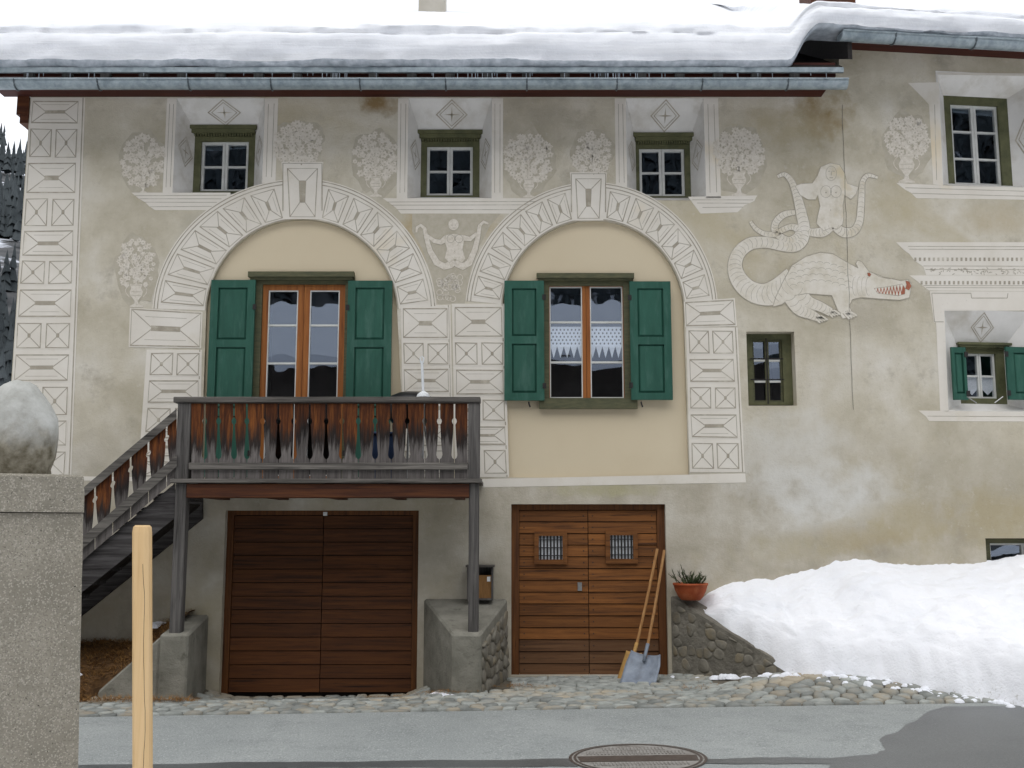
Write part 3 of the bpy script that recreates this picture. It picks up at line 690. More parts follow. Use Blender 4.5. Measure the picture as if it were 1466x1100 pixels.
# right wing windows
o, q = funnel(F2, WA['out'], WA['fr'], -.2); window(F2, WA['fr'], WA['sash'], -.2, [.33, .667], 'olive', 'white', label='six-pane window at the upper right', sw=.03)
diamond((q[1], o[1], o[2], q[2]), .55, .5, .42, .3)
o, q = funnel(F2, WBn['out'], WBn['fr'], -.16); wb, _ = window(F2, WBn['fr'], WBn['sash'], -.16, [.5], 'olive', 'white', cornice=(1368, 492, 1444, 500), label='little lace-curtained window at the right edge', sw=.022)
diamond((o[0], o[1], q[1], q[0]), .48, .46, .17, .42)
curtain(F2, 1382, 1401, 538, 556, 566, 1, -.22, wb, False); curtain(F2, 1404, 1424, 538, 556, 566, 1, -.22, wb, False)
wc, _ = window(F2, (1412, 772, 1520, 815), (1416, 778, 1515, 812), -.1, [], 'oliveg', 'white', label='cellar window half buried by the snow bank', sw=.02, depth=.8)
# ---- shutters
def shutter(pl, r, n, panels, label=None, swing=0.0):
    u0, u1, z0, z1 = pl.rect(*r, n); sh = empty('shutter', pl.w((u0 + u1)/2, z0, n), house)
    if label: sh['label'] = label
    w = min(.085, (u1 - u0)*.2); th = .035
    zs = [(pl.uz((r[0] + r[2])/2, b, n)[1], pl.uz((r[0] + r[2])/2, t, n)[1]) for t, b in panels]
    mb = MB(); mb.boxp(pl, u0, u0 + w, z0, z1, n, n + th); mb.boxp(pl, u1 - w, u1, z0, z1, n, n + th)
    edges = [z1] + [v for lo, hi in zs for v in (hi, lo)] + [z0]
    for i in range(0, len(edges), 2): mb.boxp(pl, u0 + w, u1 - w, edges[i + 1], edges[i], n, n + th - .001)
    mb.build('shutter_frame', 'green', sh)
    for lo, hi in zs:
        mb = MB(); g = .006
        mb.boxp(pl, u0 + w, u1 - w, lo, hi, n, n + .008); a, b, c_, d = u0 + w + g, u1 - w - g, lo + g, hi - g; e = .018
        mb.hexa([pl.w(a, c_, n + .012), pl.w(b, c_, n + .012), pl.w(b, d, n + .012), pl.w(a, d, n + .012)], [pl.w(a + e, c_ + e, n + .027), pl.w(b - e, c_ + e, n + .027), pl.w(b - e, d - e, n + .027), pl.w(a + e, d - e, n + .027)])
        mb.build('panel', 'green', sh)
    for z in (z0 + (z1 - z0)*.12, z0 + (z1 - z0)*.86):
        s_ = u1 if (r[0] + r[2])/2 < pl_center else u0
        mb = MB(); mb.boxp(pl, s_ - .02, s_ + .02, z - .03, z + .03, n + th, n + th + .008); mb.build('hinge', 'iron', sh)
    return sh
P1 = [(413, 487), (498, 585), (596, 676)]
pl_center = 432; shutter(F1, (298, 402, 362, 684), .012, P1); shutter(F1, (496, 403, 560, 684), .012, P1)
pl_center = 840; shutter(F1, (722, 403, 779, 574), .012, [(414, 482), (493, 563)]); shutter(F1, (902, 404, 961, 573), .012, [(414, 483), (494, 563)])
pl_center = 1405; shutter(F2, (1362, 498, 1382, 573), .015, [(506, 564)]); shutter(F2, (1440, 498, 1492, 573), .015, [(506, 564)])
# shutter stays under the right window
for x0, x1 in ((1384, 1398), (1436, 1424)):
    mb = MB(); mb.tube([F2.px(x0, 568, .05), F2.px(x1, 577, .03)], .006, 6); mb.build('shutter_stay', 'steel', house)
for x in (757, 918): mb = MB(); mb.tube([F1.px(x, 576, .0), F1.px(x, 577, .06), F1.px(x + 2, 583, .06)], .009, 6); mb.build('shutter_catch', 'iron', house)
# ---- sgraffito
rj = random.Random(5)
def jit(p, a=.55): return (p[0] + rj.uniform(-a, a), p[1] + rj.uniform(-a, a))
def bil(q, u, v):
    a, b, c_, d = q; return (a[0]*(1 - u)*(1 - v) + b[0]*u*(1 - v) + c_[0]*u*v + d[0]*(1 - u)*v, a[1]*(1 - u)*(1 - v) + b[1]*u*(1 - v) + c_[1]*u*v + d[1]*(1 - u)*v)
def ql(p, q): return sqrt((p[0] - q[0])**2 + (p[1] - q[1])**2)
def hip(mb, q, kind, lw):
    """one painted diamond-cut ashlar on quad q (a b c d, long side a-b)"""
    L = (ql(q[0], q[1]) + ql(q[3], q[2]))/2; Hh_ = (ql(q[0], q[3]) + ql(q[1], q[2]))/2
    eu, ev = 2.2/L, 2.2/Hh_
    c = [jit(bil(q, u, v)) for u, v in ((eu, ev), (1 - eu, ev), (1 - eu, 1 - ev), (eu, 1 - ev))]
    mb.path(c, lw, .0055, 1, close=True)
    if kind == 'x':
        m0, m1, n0_, n1_ = .44, .56, .42, .58
    else:
        s_ = min(.36, .5*Hh_/L*1.15); m0, m1, n0_, n1_ = s_, 1 - s_, .43, .57
    r = [jit(bil(q, u, v), .25) for u, v in ((m0, n0_), (m1, n0_), (m1, n1_), (m0, n1_))]
    mb.plate(r, (), None, .0056, 1)
    ends = [bil(q, m0, .5), bil(q, m1, .5), bil(q, m1, .5), bil(q, m0, .5)]
    for k in range(4): mb.strip(c[k], r[k] if kind == 'x' else ((r[k][0] + ends[k][0])/2, (r[k][1] + ends[k][1])/2), lw*.62, .0053, 1)
    if kind != 'x':   # faint second scratch inside the long facets
        for v in (.2, .8): mb.strip(bil(q, m0*.72, v), bil(q, 1 - m0*.72, v), .55, .0052, 1)
def block(q, kind, parent, lw=2.0, name='painted_block'):
    mb = MB(); mb.plate(q, (), 0, .0045, 0)
    if kind == 'pair':
        g = .018; hip(mb, [q[0], bil(q, .5 - g, 0), bil(q, .5 - g, 1), q[3]], 'x', lw); hip(mb, [bil(q, .5 + g, 0), q[1], q[2], bil(q, .5 + g, 1)], 'x', lw)
    else: hip(mb, q, kind, lw)
    return mb.build(name, ['lime', 'scratch'], parent, mp=MAP, recalc=False)
def quoin(x0f, x1f, rows, name, border=(1, 1), y0=None, y1=None):
    """column of alternating blocks; x0f, x1f give the left and right edge at y"""
    em = empty(name, (0, 0, 0), house)
    ya, yb = rows[0][0] - 3, rows[-1][1] + 3
    mb = MB(); mb.plate([(x0f(ya), ya), (x1f(ya), ya), (x1f(yb), yb), (x0f(yb), yb)], (), 0, .0025, 0)
    mb.path([(x1f(y) - 3, y) for y in (ya, yb)], 1.6, .0042, 1)
    mb.build('border', ['lime', 'scratch'], em, mp=MAP, recalc=False)
    for (a, b, k) in rows:
        l, r = (lambda y: x0f(y) + border[0]), (lambda y: x1f(y) - border[1])
        block([(l(a), a), (r(a), a), (r(b), b), (l(b), b)], k, em)
    return em
def ln(xa, ya, xb, yb): return lambda y: xa + (xb - xa)*(y - ya)/(yb - ya)
cornL = lambda y: F1_x(XL, y) + 1.0
def F1_x(X, y):
    r = ray(0, y); t = DIST/r.y; return 733 + X/t
R_ = [(143, 178, 'l'), (183, 227, 'pair'), (232, 278, 'l'), (283, 325, 'pair'), (329, 368, 'l'), (372, 408, 'pair'), (413, 455, 'l'), (461, 500, 'pair'), (506, 547, 'l'), (553, 596, 'pair'), (601, 640, 'l'), (645, 682, 'pair')]
quoin(cornL, ln(122, 140, 102, 680), R_, 'painted_quoin', (1, 8))
quoin(ln(210, 500, 197, 690), ln(289, 500, 286, 690), [(504, 539, 'pair'), (543, 578, 'l'), (583, 620, 'pair'), (625, 655, 'l'), (659, 684, 'pair')], 'painted_pilaster', (5, 2))
block([(186, 441), (290, 447), (288, 499), (184, 497)], 'l', house, name='painted_springer')
quoin(ln(574, 440, 578, 690), ln(645, 440, 650, 690), [(440, 486, 'l'), (490, 523, 'pair'), (527, 563, 'l'), (567, 602, 'pair'), (606, 640, 'l'), (644, 680, 'pair')], 'painted_pilaster', (1, 3))
quoin(ln(647, 440, 652, 690), ln(722, 440, 729, 690), [(438, 484, 'l'), (489, 524, 'pair'), (528, 566, 'l'), (571, 604, 'pair'), (609, 638, 'l'), (643, 680, 'pair')], 'painted_pilaster', (2, 2))
quoin(ln(981, 430, 988, 690), ln(1054, 430, 1067, 690), [(472, 508, 'pair'), (513, 548, 'l'), (553, 587, 'pair'), (592, 628, 'l'), (633, 673, 'pair')], 'painted_pilaster', (2, 6))
block([(979, 432), (1052, 427), (1055, 467), (981, 469)], 'l', house, name='painted_springer')
def arch_band(A, outL, outR, outT, a0, a1, key, ns, parent_name):
    """voussoirs between the arch opening and an outer ellipse; angles in degrees from the left springing"""
    cx, cy, ai, bi = A; em = empty(parent_name, (0, 0, 0), house)
    def inn(t, g=1.0): return (cx - (ai + g)*cos(t), cy - (bi + g)*sin(t))
    def out(t, g=0.0): return (cx - ((outL if cos(t) > 0 else outR) + g)*cos(t), cy - (outT + g)*sin(t))
    # border rim
    ts = [radians(a0 + (a1 - a0)*i/60) for i in range(61)]
    mb = MB(); mb.plate([out(t) for t in ts] + [inn(t) for t in reversed(ts)], (), 0, .0026, 0)
    for g, w in ((-2.2, 1.5), (-7, 1.5)): mb.path([out(t, g) for t in ts], w, .0042, 1)
    mb.path([inn(t, 1.2) for t in ts], 1.6, .0042, 1)
    mb.build('border', ['lime', 'scratch'], em, mp=MAP, recalc=False)
    kc = (key[0] + key[2])/2; hk = math.degrees(math.asin((key[2] - key[0])/2/((bi + outT)/2)))
    km = math.degrees(math.acos(max(-1, min(1, (cx - kc)/((bi + outT)/2)))))
    for s0, s1, n in ((a0 + 1.5, km - hk, ns[0]), (km + hk, a1 - 1.5, ns[1])):
        for i in range(n):
            t0, t1 = radians(s0 + (s1 - s0)*i/n + .55), radians(s0 + (s1 - s0)*(i + 1)/n - .55)
            q = [inn(t0, 3), out(t0, -9), out(t1, -9), inn(t1, 3)]
            block(q, 'l', em, 1.8, 'painted_voussoir')
    x0, y0, x1, y1 = key; d = (x1 - x0)*.10
    mb = MB(); q = [(x0, y0), (x1, y0), (x1 - d, y1), (x0 + d, y1)]; mb.plate(q, (), 0, .005, 0)
    mb.path([(x0 + 2, y1 - 12), (x0 + 2, y0 + 2), (x1 - 2, y0 + 2), (x1 - 2, y1 - 12)], 1.5, .0066, 1)
    qq = [(x0 + d + 5, y1 - 2), (x0 + 7, y0 + 8), (x1 - 7, y0 + 8), (x1 - d - 5, y1 - 2)]
    s_ = mb; c4 = [bil(qq, u, v) for u, v in ((.02, .03), (.98, .03), (.98, .97), (.02, .97))]; mb.path(c4, 1.5, .0066, 1, close=True)
    r = [bil(qq, u, v) for u, v in ((.3, .4), (.74, .38), (.74, .62), (.3, .6))]; mb.plate(r, (), None, .0067, 1)
    for k in range(4): mb.strip(c4[k], r[k], 1.1, .0064, 1)
    mb.build('painted_keystone', ['lime', 'scratch'], em, mp=MAP, recalc=False)
arch_band(A1, 214, 193, 196, 3, 176, (403, 232, 463, 314), (6, 6), 'painted_arch')
arch_band(A2, 183, 179, 186, 5, 175, (816, 247, 869, 316), (6, 6), 'painted_arch')
def moulding(pts, lines, name='painted_moulding', parent=house):
    mb = MB(); mb.plate(pts, (), 0, .0022, 0)
    for (p, q) in lines: mb.strip(jit(p), jit(q), .8, .0032, 1)
    return mb.build(name, ['lime', 'scratch'], parent, mp=MAP, recalc=False)
for pts, ys in (([(188, 276), (330, 276), (330, 283), (300, 301), (222, 301), (214, 296), (208, 290), (198, 284)], (280, 285, 290, 296)),
                ([(548, 284), (772, 284), (742, 306), (574, 306), (566, 297)], (289, 294, 300)),
                ([(985, 282), (1084, 280), (1080, 288), (1066, 294), (1056, 304), (1003, 306)], (286, 291, 297))):
    xa, xb = min(p[0] for p in pts), max(p[0] for p in pts)
    moulding(pts, [((xa + 6 + (y - ys[0])*1.3, y), (xb - 6 - (y - ys[0])*1.3, y)) for y in ys], 'painted_sill')
for x0, x1, ya, yb in ((236, 250, 141, 276), (377, 396, 141, 262), (569, 584, 141, 284), (704, 720, 141, 284), (881, 897, 141, 270), (1009, 1030, 141, 284)):
    k = F1_x(1, 200) - F1_x(0, 200)
    def vx(x, y, ym=210): return 733 + (x - 733)*(F1_x(1, y) - 733)/(F1_x(1, ym) - 733)
    pts = [(vx(x0, ya), ya), (vx(x1, ya), ya), (vx(x1, yb), yb), (vx(x0, yb), yb)]
    moulding(pts, [((vx(x, ya + 8), ya + 8), (vx(x, yb - 8), yb - 8)) for x in (x0 + (x1 - x0)*.3, x0 + (x1 - x0)*.72)], 'painted_window_strip')
# plinth strip
moulding([(690, 686), (1067, 678), (1068, 691), (690, 698)], [], 'plinth_strip')
moulding([(104, 682), (262, 684), (262, 690), (104, 688)], [], 'plinth_strip')
# vases of flowers
def vase_tree(cx, base, w, h, name='painted_vase_of_flowers', vase=.32, seed=0, halo=True, nl=64):
    r = random.Random(seed); mb = MB(); vh = h*vase
    if halo:
        pts = [(cx + (w*.53)*cos(a)*(1 + .3*nz(cos(a)*2, sin(a)*2, seed)), base - h*.54 + h*.52*sin(a)*(1 + .3*nz(sin(a)*2, cos(a)*2, seed + 9))) for a in [2*pi*i/28 for i in range(28)]]
        mb.plate(pts, (), None, .0018, 1)
    s = vh
    prof = [(.30, 0), (.30, .06), (.10, .14), (.07, .26), (.12, .34), (.26, .5), (.30, .66), (.22, .82), (.28, .95), (.28, 1.0)]
    if vase > .05:
        v = [(cx + a*s*.95, base - b*s) for a, b in prof]; v += [(cx - a*s*.95, base - b*s) for a, b in reversed(prof)]
        mb.plate(v, (), None, .0042, 0)
        for yy in (.5, .66, .95): mb.strip((cx - s*.22, base - yy*s), (cx + s*.22, base - yy*s), .7, .005, 1)
        for sd in (-1, 1): mb.path([(cx + sd*s*(.30 + .16*sin(t)), base - s*(.45 + .5*t/pi)) for t in [pi*i/8 for i in range(9)]], 1.1, .0042, 0)
    yb = base - vh
    mb.ribbon([(cx, yb, 1.0), (cx, base - h*.8, .8)], .0042, 0)
    ch = h*(1 - vase)
    for i in range(9):       # curved stems
        sd = -1 if i % 2 else 1; t = .1 + .75*i/9; x1_, y1_ = cx + sd*w*.36*(1 - .4*t), yb - ch*(t + .1)
        mb.path([(cx + (x1_ - cx)*k, yb - ch*t*.55 + (y1_ - yb + ch*t*.55)*k - 4*sin(pi*k)) for k in (0, .25, .5, .75, 1)], 1.0, .0042, 0)
    placed = []
    for i in range(900):
        if len(placed) >= nl: break
        a = r.uniform(0, 2*pi); q = sqrt(r.random()); x, y = cx + q*cos(a)*w*.47, yb - ch*.42 + q*sin(a)*ch*.56
        if abs(x - cx) < s*.34 and y > yb - 2: continue
        if any((x - u)**2 + (y - v_)**2 < (w*.074)**2 for u, v_ in placed): continue
        placed.append((x, y)); rad = w*r.uniform(.06, .09); pet = r.choice((5, 6, 6, 8)); ph = r.random()*6
        pts = [(x + rad*(1 if k % 2 == 0 else .66)*cos(ph + pi*k/pet), y + rad*(1 if k % 2 == 0 else .66)*sin(ph + pi*k/pet)) for k in range(2*pet)]
        mb.plate(pts, (), None, .004 + .0001*(i % 7), 0)
        if r.random() < .6: mb.plate(circ(x, y, rad*.22, k=6), (), None, .0052, 1)
    mb.build(name, ['lace', 'halo'], house, mp=MAP, recalc=False)
for i, (cx, b, w, h, va) in enumerate(((205, 276, 66, 84, .2), (427, 232, 72, 56, .04), (195, 440, 58, 98, .34), (538, 282, 66, 92, .32), (757, 283, 72, 92, .3), (848, 247, 60, 58, .06), (1058, 281, 74, 96, .38), (1298, 262, 66, 96, .42))):
    vase_tree(cx, b, w, h, vase=va, seed=20 + i)
# crocodile-like dragon and twin-tailed siren, drawn from a 4.4x sketch grid
def z4(x, y): return (1020 + x/4.4, 220 + y/4.4)
def rib(mb, pts, n=.0045, arcs=True, mi=0):
    # resample with Catmull-Rom
    P = [(z4(x, y)[0], z4(x, y)[1], w/4.4) for x, y, w in pts]; Q = []
    for i in range(len(P) - 1):
        p0, p1, p2, p3 = P[max(0, i - 1)], P[i], P[i + 1], P[min(len(P) - 1, i + 2)]
        for k in range(6):
            t = k/6; Q.append(tuple(.5*((2*p1[c]) + (-p0[c] + p2[c])*t + (2*p0[c] - 5*p1[c] + 4*p2[c] - p3[c])*t*t + (-p0[c] + 3*p1[c] - 3*p2[c] + p3[c])*t**3) for c in range(3)))
    Q.append(P[-1])
    out = [(x, y, w + 1.1) for x, y, w in Q]; mb.ribbon(out, n - .0012, 1); mb.ribbon(Q, n, mi)
    if arcs:
        for i in range(1, len(Q) - 1):
            if i % 2: continue
            a, b = Q[i - 1], Q[i + 1]; dx, dy = b[0] - a[0], b[1] - a[1]; l = max(1e-5, sqrt(dx*dx + dy*dy)); dx /= l; dy /= l; h = Q[i][2]*.8
            mb.path([(Q[i][0] - dy*h*s + dx*h*.35*(1 - s*s), Q[i][1] + dx*h*s + dy*h*.35*(1 - s*s)) for s in (-1, -.5, 0, .5, 1)], .5, n + .0008, 1)
def poly(mb, pts, n=.0046, mi=0, line=1.0, f=z4):
    q = [f(x, y) for x, y in pts]; mb.plate(q, (), None, n, mi)
    if line: mb.path(q, line, n + .0007, 1, close=True)
dr = MB()
rib(dr, [(520, 800, 90), (430, 860, 82), (330, 888, 68), (235, 862, 60), (165, 790, 52), (142, 705, 44), (168, 625, 40), (240, 568, 38), (340, 560, 34), (440, 582, 31), (520, 588, 30), (570, 545, 32), (578, 465, 34), (560, 380, 32), (542, 300, 27), (520, 232, 21), (495, 172, 17), (455, 132, 13), (410, 146, 9)], .0050)
body = [(440, 815), (500, 705), (590, 648), (680, 622), (760, 632), (840, 680), (918, 722), (902, 695), (915, 672), (942, 682), (985, 742), (1080, 778), (1190, 802), (1228, 792), (1256, 822), (1248, 870), (1240, 908), (1180, 924), (1060, 916), (930, 906), (882, 920), (862, 960), (880, 1000), (858, 1032), (820, 1040), (790, 990), (752, 894), (590, 882), (500, 900), (440, 950), (380, 965), (400, 900)]
poly(dr, body, .0056)
rib(dr, [(520, 850, 50), (600, 930, 36), (680, 965, 30), (745, 1000, 26)], .0062); rib(dr, [(480, 880, 50), (540, 975, 38), (610, 1010, 30), (665, 1035, 22)], .0066)
for (x, y) in ((745, 1000), (665, 1035), (850, 1010)):
    for k in range(4): rib(dr, [(x - 20 + 12*k, y - 10, 9), (x + 4 + 16*k, y + 20 - 4*k, 7), (x + 14 + 16*k, y + 34 - 7*k, 2)], .0070, False)
for i in range(9):     # scale arcs along the back and flank
    for j in range(4):
        x, y = 500 + i*44 + 10*(j % 2), 735 + j*38 - 55*sin(pi*(i + 1.5)/10)
        if y > 880: continue
        dr.path([z4(x + 22*sin(t), y - 14*cos(t) + 14) for t in (-1.2, -.6, 0, .6, 1.2)], .55, .0064, 1)
for k in range(4): dr.path([z4(900 + 28*k + 18*cos(t), 835 + 60*sin(t)) for t in (1.2, 1.8, 2.4, 3.0, 3.6, 4.2, 4.9)], .5, .0064, 1)
poly(dr, [(1018, 850), (1110, 838), (1195, 822), (1215, 850), (1212, 885), (1170, 896), (1040, 880)], .0064, 2, .7)
for k in range(9): x = 1030 + k*20; dr.plate([z4(x - 9, 846 - k*2.6), z4(x + 10, 844 - k*2.6), z4(x + 2, 880 - k)], (), None, .0068, 0)
for k in range(8): x = 1042 + k*20; dr.plate([z4(x - 8, 892), z4(x + 8, 894), z4(x, 858 - k)], (), None, .0069, 0)
poly(dr, [(1215, 800), (1240, 806), (1254, 835), (1238, 862), (1215, 852), (1222, 826)], .0068, 2, .6); poly(dr, [(975, 752), (990, 750), (1000, 762), (992, 776), (978, 770)], .0068, 2, .5)
dr.path([z4(x, y) for x, y in ((1000, 745), (1050, 775), (1110, 790), (1150, 785))], .7, .0066, 1)
dr.build('painted_dragon', ['beast', 'scratch', 'red'], house, mp=MAP, recalc=False)
sr = MB()
rib(sr, [(520, 370, 14), (450, 385, 19), (402, 430, 20), (392, 482, 20), (425, 522, 20), (482, 546, 20), (532, 522, 22), (545, 484, 22), (500, 462, 18), (440, 482, 16), (400, 508, 16), (330, 506, 14), (272, 472, 12), (240, 428, 9)], .0044)
rib(sr, [(755, 455, 22), (700, 492, 30), (640, 498, 25), (600, 490, 20)], .0047); rib(sr, [(765, 455, 22), (825, 496, 30), (890, 488, 26), (925, 430, 22), (935, 340, 20), (940, 250, 18), (946, 180, 15), (978, 138, 12), (1040, 152, 7)], .0047)
poly(sr, [(682, 84), (740, 60), (800, 70), (830, 118), (850, 188), (920, 212), (905, 255), (872, 288), (832, 262), (822, 330), (828, 400), (820, 446), (785, 478), (752, 465), (700, 488), (655, 442), (662, 395), (678, 330), (664, 262), (650, 290), (600, 290), (552, 262), (520, 205), (560, 190), (630, 186), (662, 140)], .0054, 0, .7)
sr.path([z4(*p) for p in circ(748, 125, 34, 46, 16)], .6, .0064, 1, close=True)
for cx in (715, 778): sr.path([z4(*p) for p in circ(cx, 240, 34, 38, 14)], .6, .0064, 1, close=True); sr.plate([z4(*p) for p in circ(cx, 246, 5, k=6)], (), None, .0064, 1)
for a, b in (((728, 112), (742, 112)), ((756, 112), (770, 112)), ((750, 112), (748, 138)), ((738, 152), (760, 152)), ((745, 350), (745, 362))): sr.strip(z4(*a), z4(*b), .8, .0065, 1)
sr.build('painted_siren', ['beast', 'scratch'], house, mp=MAP, recalc=False)
# small siren in the spandrel, from a 7.33x grid
def z7(x, y): return (590 + x/7.33, 300 + y/7.33)
sp = MB(); zz4 = z4
poly(sp, [(0, 45), (930, 45), (820, 170), (700, 400), (620, 620), (550, 990), (265, 990), (205, 700), (110, 420), (0, 230)], .0016, 1, 0, z7)
def rb7(pts, n):
    q = [(z7(x, y)[0], z7(x, y)[1], w/7.33) for x, y, w in pts]; sp.ribbon([(a, b, c_ + .9) for a, b, c_ in q], n - .0008, 2); sp.ribbon(q, n, 0)
rb7([(45, 240, 10), (50, 190, 14), (90, 165, 16), (130, 200, 18), (150, 300, 22), (190, 440, 28), (260, 560, 34), (340, 600, 34), (400, 580, 40), (440, 540, 40)], .004)
rb7([(800, 150, 10), (750, 130, 14), (710, 170, 18), (695, 270, 22), (660, 420, 28), (600, 560, 34), (530, 600, 36), (480, 570, 40), (460, 540, 36)], .004)
rb7([(360, 300, 34), (300, 345, 26), (230, 330, 22), (160, 275, 14)], .0046); rb7([(540, 300, 30), (610, 310, 24), (680, 250, 14)], .0046)
poly(sp, [(350, 270), (430, 255), (540, 270), (545, 340), (530, 420), (560, 520), (520, 560), (450, 520), (390, 560), (340, 510), (365, 420), (345, 340)], .0048, 0, .6, z7)
poly(sp, circ(435, 160, 56, 62, 18), .0050, 0, .6, z7)
for cx in (405, 492): sp.path([z7(*p) for p in circ(cx, 308, 40, 42, 14)], .6, .0060, 2, close=True)
for a, b in (((412, 165), (425, 165)), ((448, 165), (461, 165)), ((424, 195), (450, 195)), ((445, 435), (447, 445)), ((450, 270), (450, 330))): sp.strip(z7(*a), z7(*b), .8, .0060, 2)
for i in range(26): x, y = 300 + rj.uniform(-30, 215), 690 + rj.uniform(0, 270); sp.path([z7(*p) for p in circ(x, y, 30, 30, 9)], 1.1, .0042, 0, close=True); 
sp.build('painted_siren', ['lace', 'halo', 'scratch'], house, mp=MAP, recalc=False)
# right wing surrounds
def pm(pts, lines, name, w=.8):
    mb = MB(); mb.plate(pts, (), 0, .0024, 0)
    for p, q in lines: mb.strip(p, q, w, .0034, 1)
    return mb.build(name, ['lime', 'scratch'], house, mp=MAP, recalc=False)
pm([(1300, 119), (1343, 118), (1344, 107), (1350, 266), (1336, 264), (1330, 150), (1318, 137)], [((1338, 150), (1341, 258))], 'painted_window_strip')
pm([(1343, 104), (1520, 106), (1520, 110), (1343, 107)], [], 'painted_window_strip')
pm([(1283, 262), (1352, 266), (1520, 270), (1520, 287), (1312, 284), (1304, 276), (1296, 272)], [((1296, 269), (1500, 275)), ((1306, 277), (1500, 282))], 'painted_sill')
ent = MB()
ent.plate([(1283, 347), (1520, 347), (1520, 394), (1326, 394), (1322, 382), (1310, 374), (1302, 364), (1294, 358)], (), 0, .0024, 0)
ent.plate([(1302, 394.5), (1520, 394.5), (1520, 418), (1330, 416), (1322, 410), (1312, 402)], (), 0, .0024, 0)
for y, x in ((353, 1300), (357, 1302), (381, 1322), (386, 1325), (409, 1322), (412, 1326)): ent.strip((x, y), (1515, y + .5), .8, .0034, 1)
for i in range(30): x = 1309 + i*6.6; ent.plate([(x, 369), (x + 3, 369), (x + 3, 374), (x, 374)], (), None, .0034, 1); ent.plate([(x + 9, 402.5), (x + 12, 402.5), (x + 12, 407.5), (x + 9, 407.5)], (), None, .0034, 1)
for i in range(90): x, y = rj.uniform(1328, 1500), rj.uniform(383, 392); a = rj.uniform(0, pi); ent.strip((x, y), (x + 4*cos(a), y + 2.5*sin(a)), 1.0, .0034, 1)
ent.build('painted_entablature', ['lime', 'scratch'], house, mp=MAP, recalc=False)
pm([(1331, 417), (1520, 418), (1520, 445), (1352, 445), (1358, 590), (1346, 588), (1340, 462), (1337, 462)], [((1334, 420), (1390, 420)), ((1390, 420), (1391, 427)), ((1391, 427), (1442, 427)), ((1442, 427), (1443, 420)), ((1334, 420), (1338, 461)), ((1338, 461), (1351, 461))], 'painted_window_surround', 1.1)
pm([(1315, 588), (1520, 590), (1520, 604), (1330, 603), (1326, 597)], [((1328, 596), (1510, 597))], 'painted_sill')
# ---- garage door and stable door
def planks(parent, pl, u0, u1, z0, z1, n, k, mats, low=0):
    h = (z1 - z0)/k; mesh = None
    for i in range(k):
        mat = mats[1] if i < low else mats[0]
        mb = MB(); g = .004
        mb.add([(0, -.036, g), (0, -.026, h - g), (0, .01, h - g), (0, .01, g), (u1 - u0, -.036, g), (u1 - u0, -.026, h - g), (u1 - u0, .01, h - g), (u1 - u0, .01, g)],
               [(0, 1, 5, 4), (1, 2, 6, 5), (0, 4, 7, 3), (0, 3, 2, 1), (4, 5, 6, 7), (2, 3, 7, 6)])
        if i in (0, low): o = mb.build('plank', mat, parent); mesh = o
        else: o = clone(mesh, (0, 0, 0), parent); o.name = 'plank'
        o.location = Vector(pl.w(u0, z0 + i*h, n)) - world_loc(parent)
def door(r, zb, n, name, k, mats, low, frame_w, fm, label):
    q = skew(r); u0, u1, z1 = q[0][0], q[1][0], q[0][1]; d = empty(name, F1.w((u0 + u1)/2, zb, 0), house); d['label'] = label
    mb = MB(); mb.boxp(F1, u0, u0 + frame_w, zb, z1, n - .06, n + .05); mb.boxp(F1, u1 - frame_w, u1, zb, z1, n - .06, n + .05); mb.boxp(F1, u0 + frame_w, u1 - frame_w, z1 - frame_w*.7, z1, n - .06, n + .049); mb.build('door_frame', fm, d)
    a, b = u0 + frame_w + .004, u1 - frame_w - .004; m = (a + b)/2 + (.0 if name == 'garage_door' else -.0)
    zt = z1 - frame_w*.7 - .004
    planks(d, F1, a, m - .004, zb + .02, zt, n, k, mats, low); planks(d, F1, m + .004, b, zb + .02, zt, n, k, mats, low)
    mb = MB(); mb.boxp(F1, u0, u1, zb - .1, z1, n - .12, n - .065); mb.build('backing', 'black', d)
    return d, a, m, b, zb, zt
gd = door(GAR, -.18, -.14, 'garage_door', 13, ('garage', 'garage'), 0, .07, 'doorv', 'wide shade-darkened brown garage door under the balcony')
mb = MB(); mb.box(-.02, .02, -.03, .0, -.02, .02); o = mb.build('door_sensor', 'whitep', gd[0]); o.location = F1.px(466, 736, .02) - world_loc(gd[0])
sdr = door(DOOR, F1.px(842, 970, -.1).z, -.12, 'stable_door', 14, ('door', 'doorlow'), 3, .085, 'doorv', 'orange-brown double plank door with two barred openings')
d = sdr[0]
for r in ((765, 761, 812, 808), (867, 760, 913, 807)):
    u0, u1, z0, z1 = F1.rect(*r, -.06); w = .05
    b = empty('barred_opening', F1.w((u0 + u1)/2, z0, -.06) - world_loc(d), d)
    mb = MB(); n0, n1 = -.086, -.05
    mb.boxp(F1, u0, u0 + w, z0, z1, n0, n1); mb.boxp(F1, u1 - w, u1, z0, z1, n0, n1); mb.boxp(F1, u0 + w, u1 - w, z0, z0 + w, n0, n1 - .001); mb.boxp(F1, u0 + w, u1 - w, z1 - w, z1, n0, n1 - .001); mb.build('opening_frame', 'door', b)
    mb = MB(); mb.boxp(F1, u0 + w, u1 - w, z0 + w, z1 - w, -.085, -.081); mb.build('pane', 'lacecurtain', b)
    mb = MB()
    for i in range(7): u = u0 + w + (u1 - u0 - 2*w)*(i + .5)/7; mb.boxp(F1, u - .009, u + .009, z0 + w, z1 - w, -.079, -.067)
    for i in range(3): z = z0 + w + (z1 - z0 - 2*w)*(i + .5)/3; mb.boxp(F1, u0 + w, u1 - w, z - .005, z + .005, -.0665, -.062)
    mb.build('bars', 'iron', b)
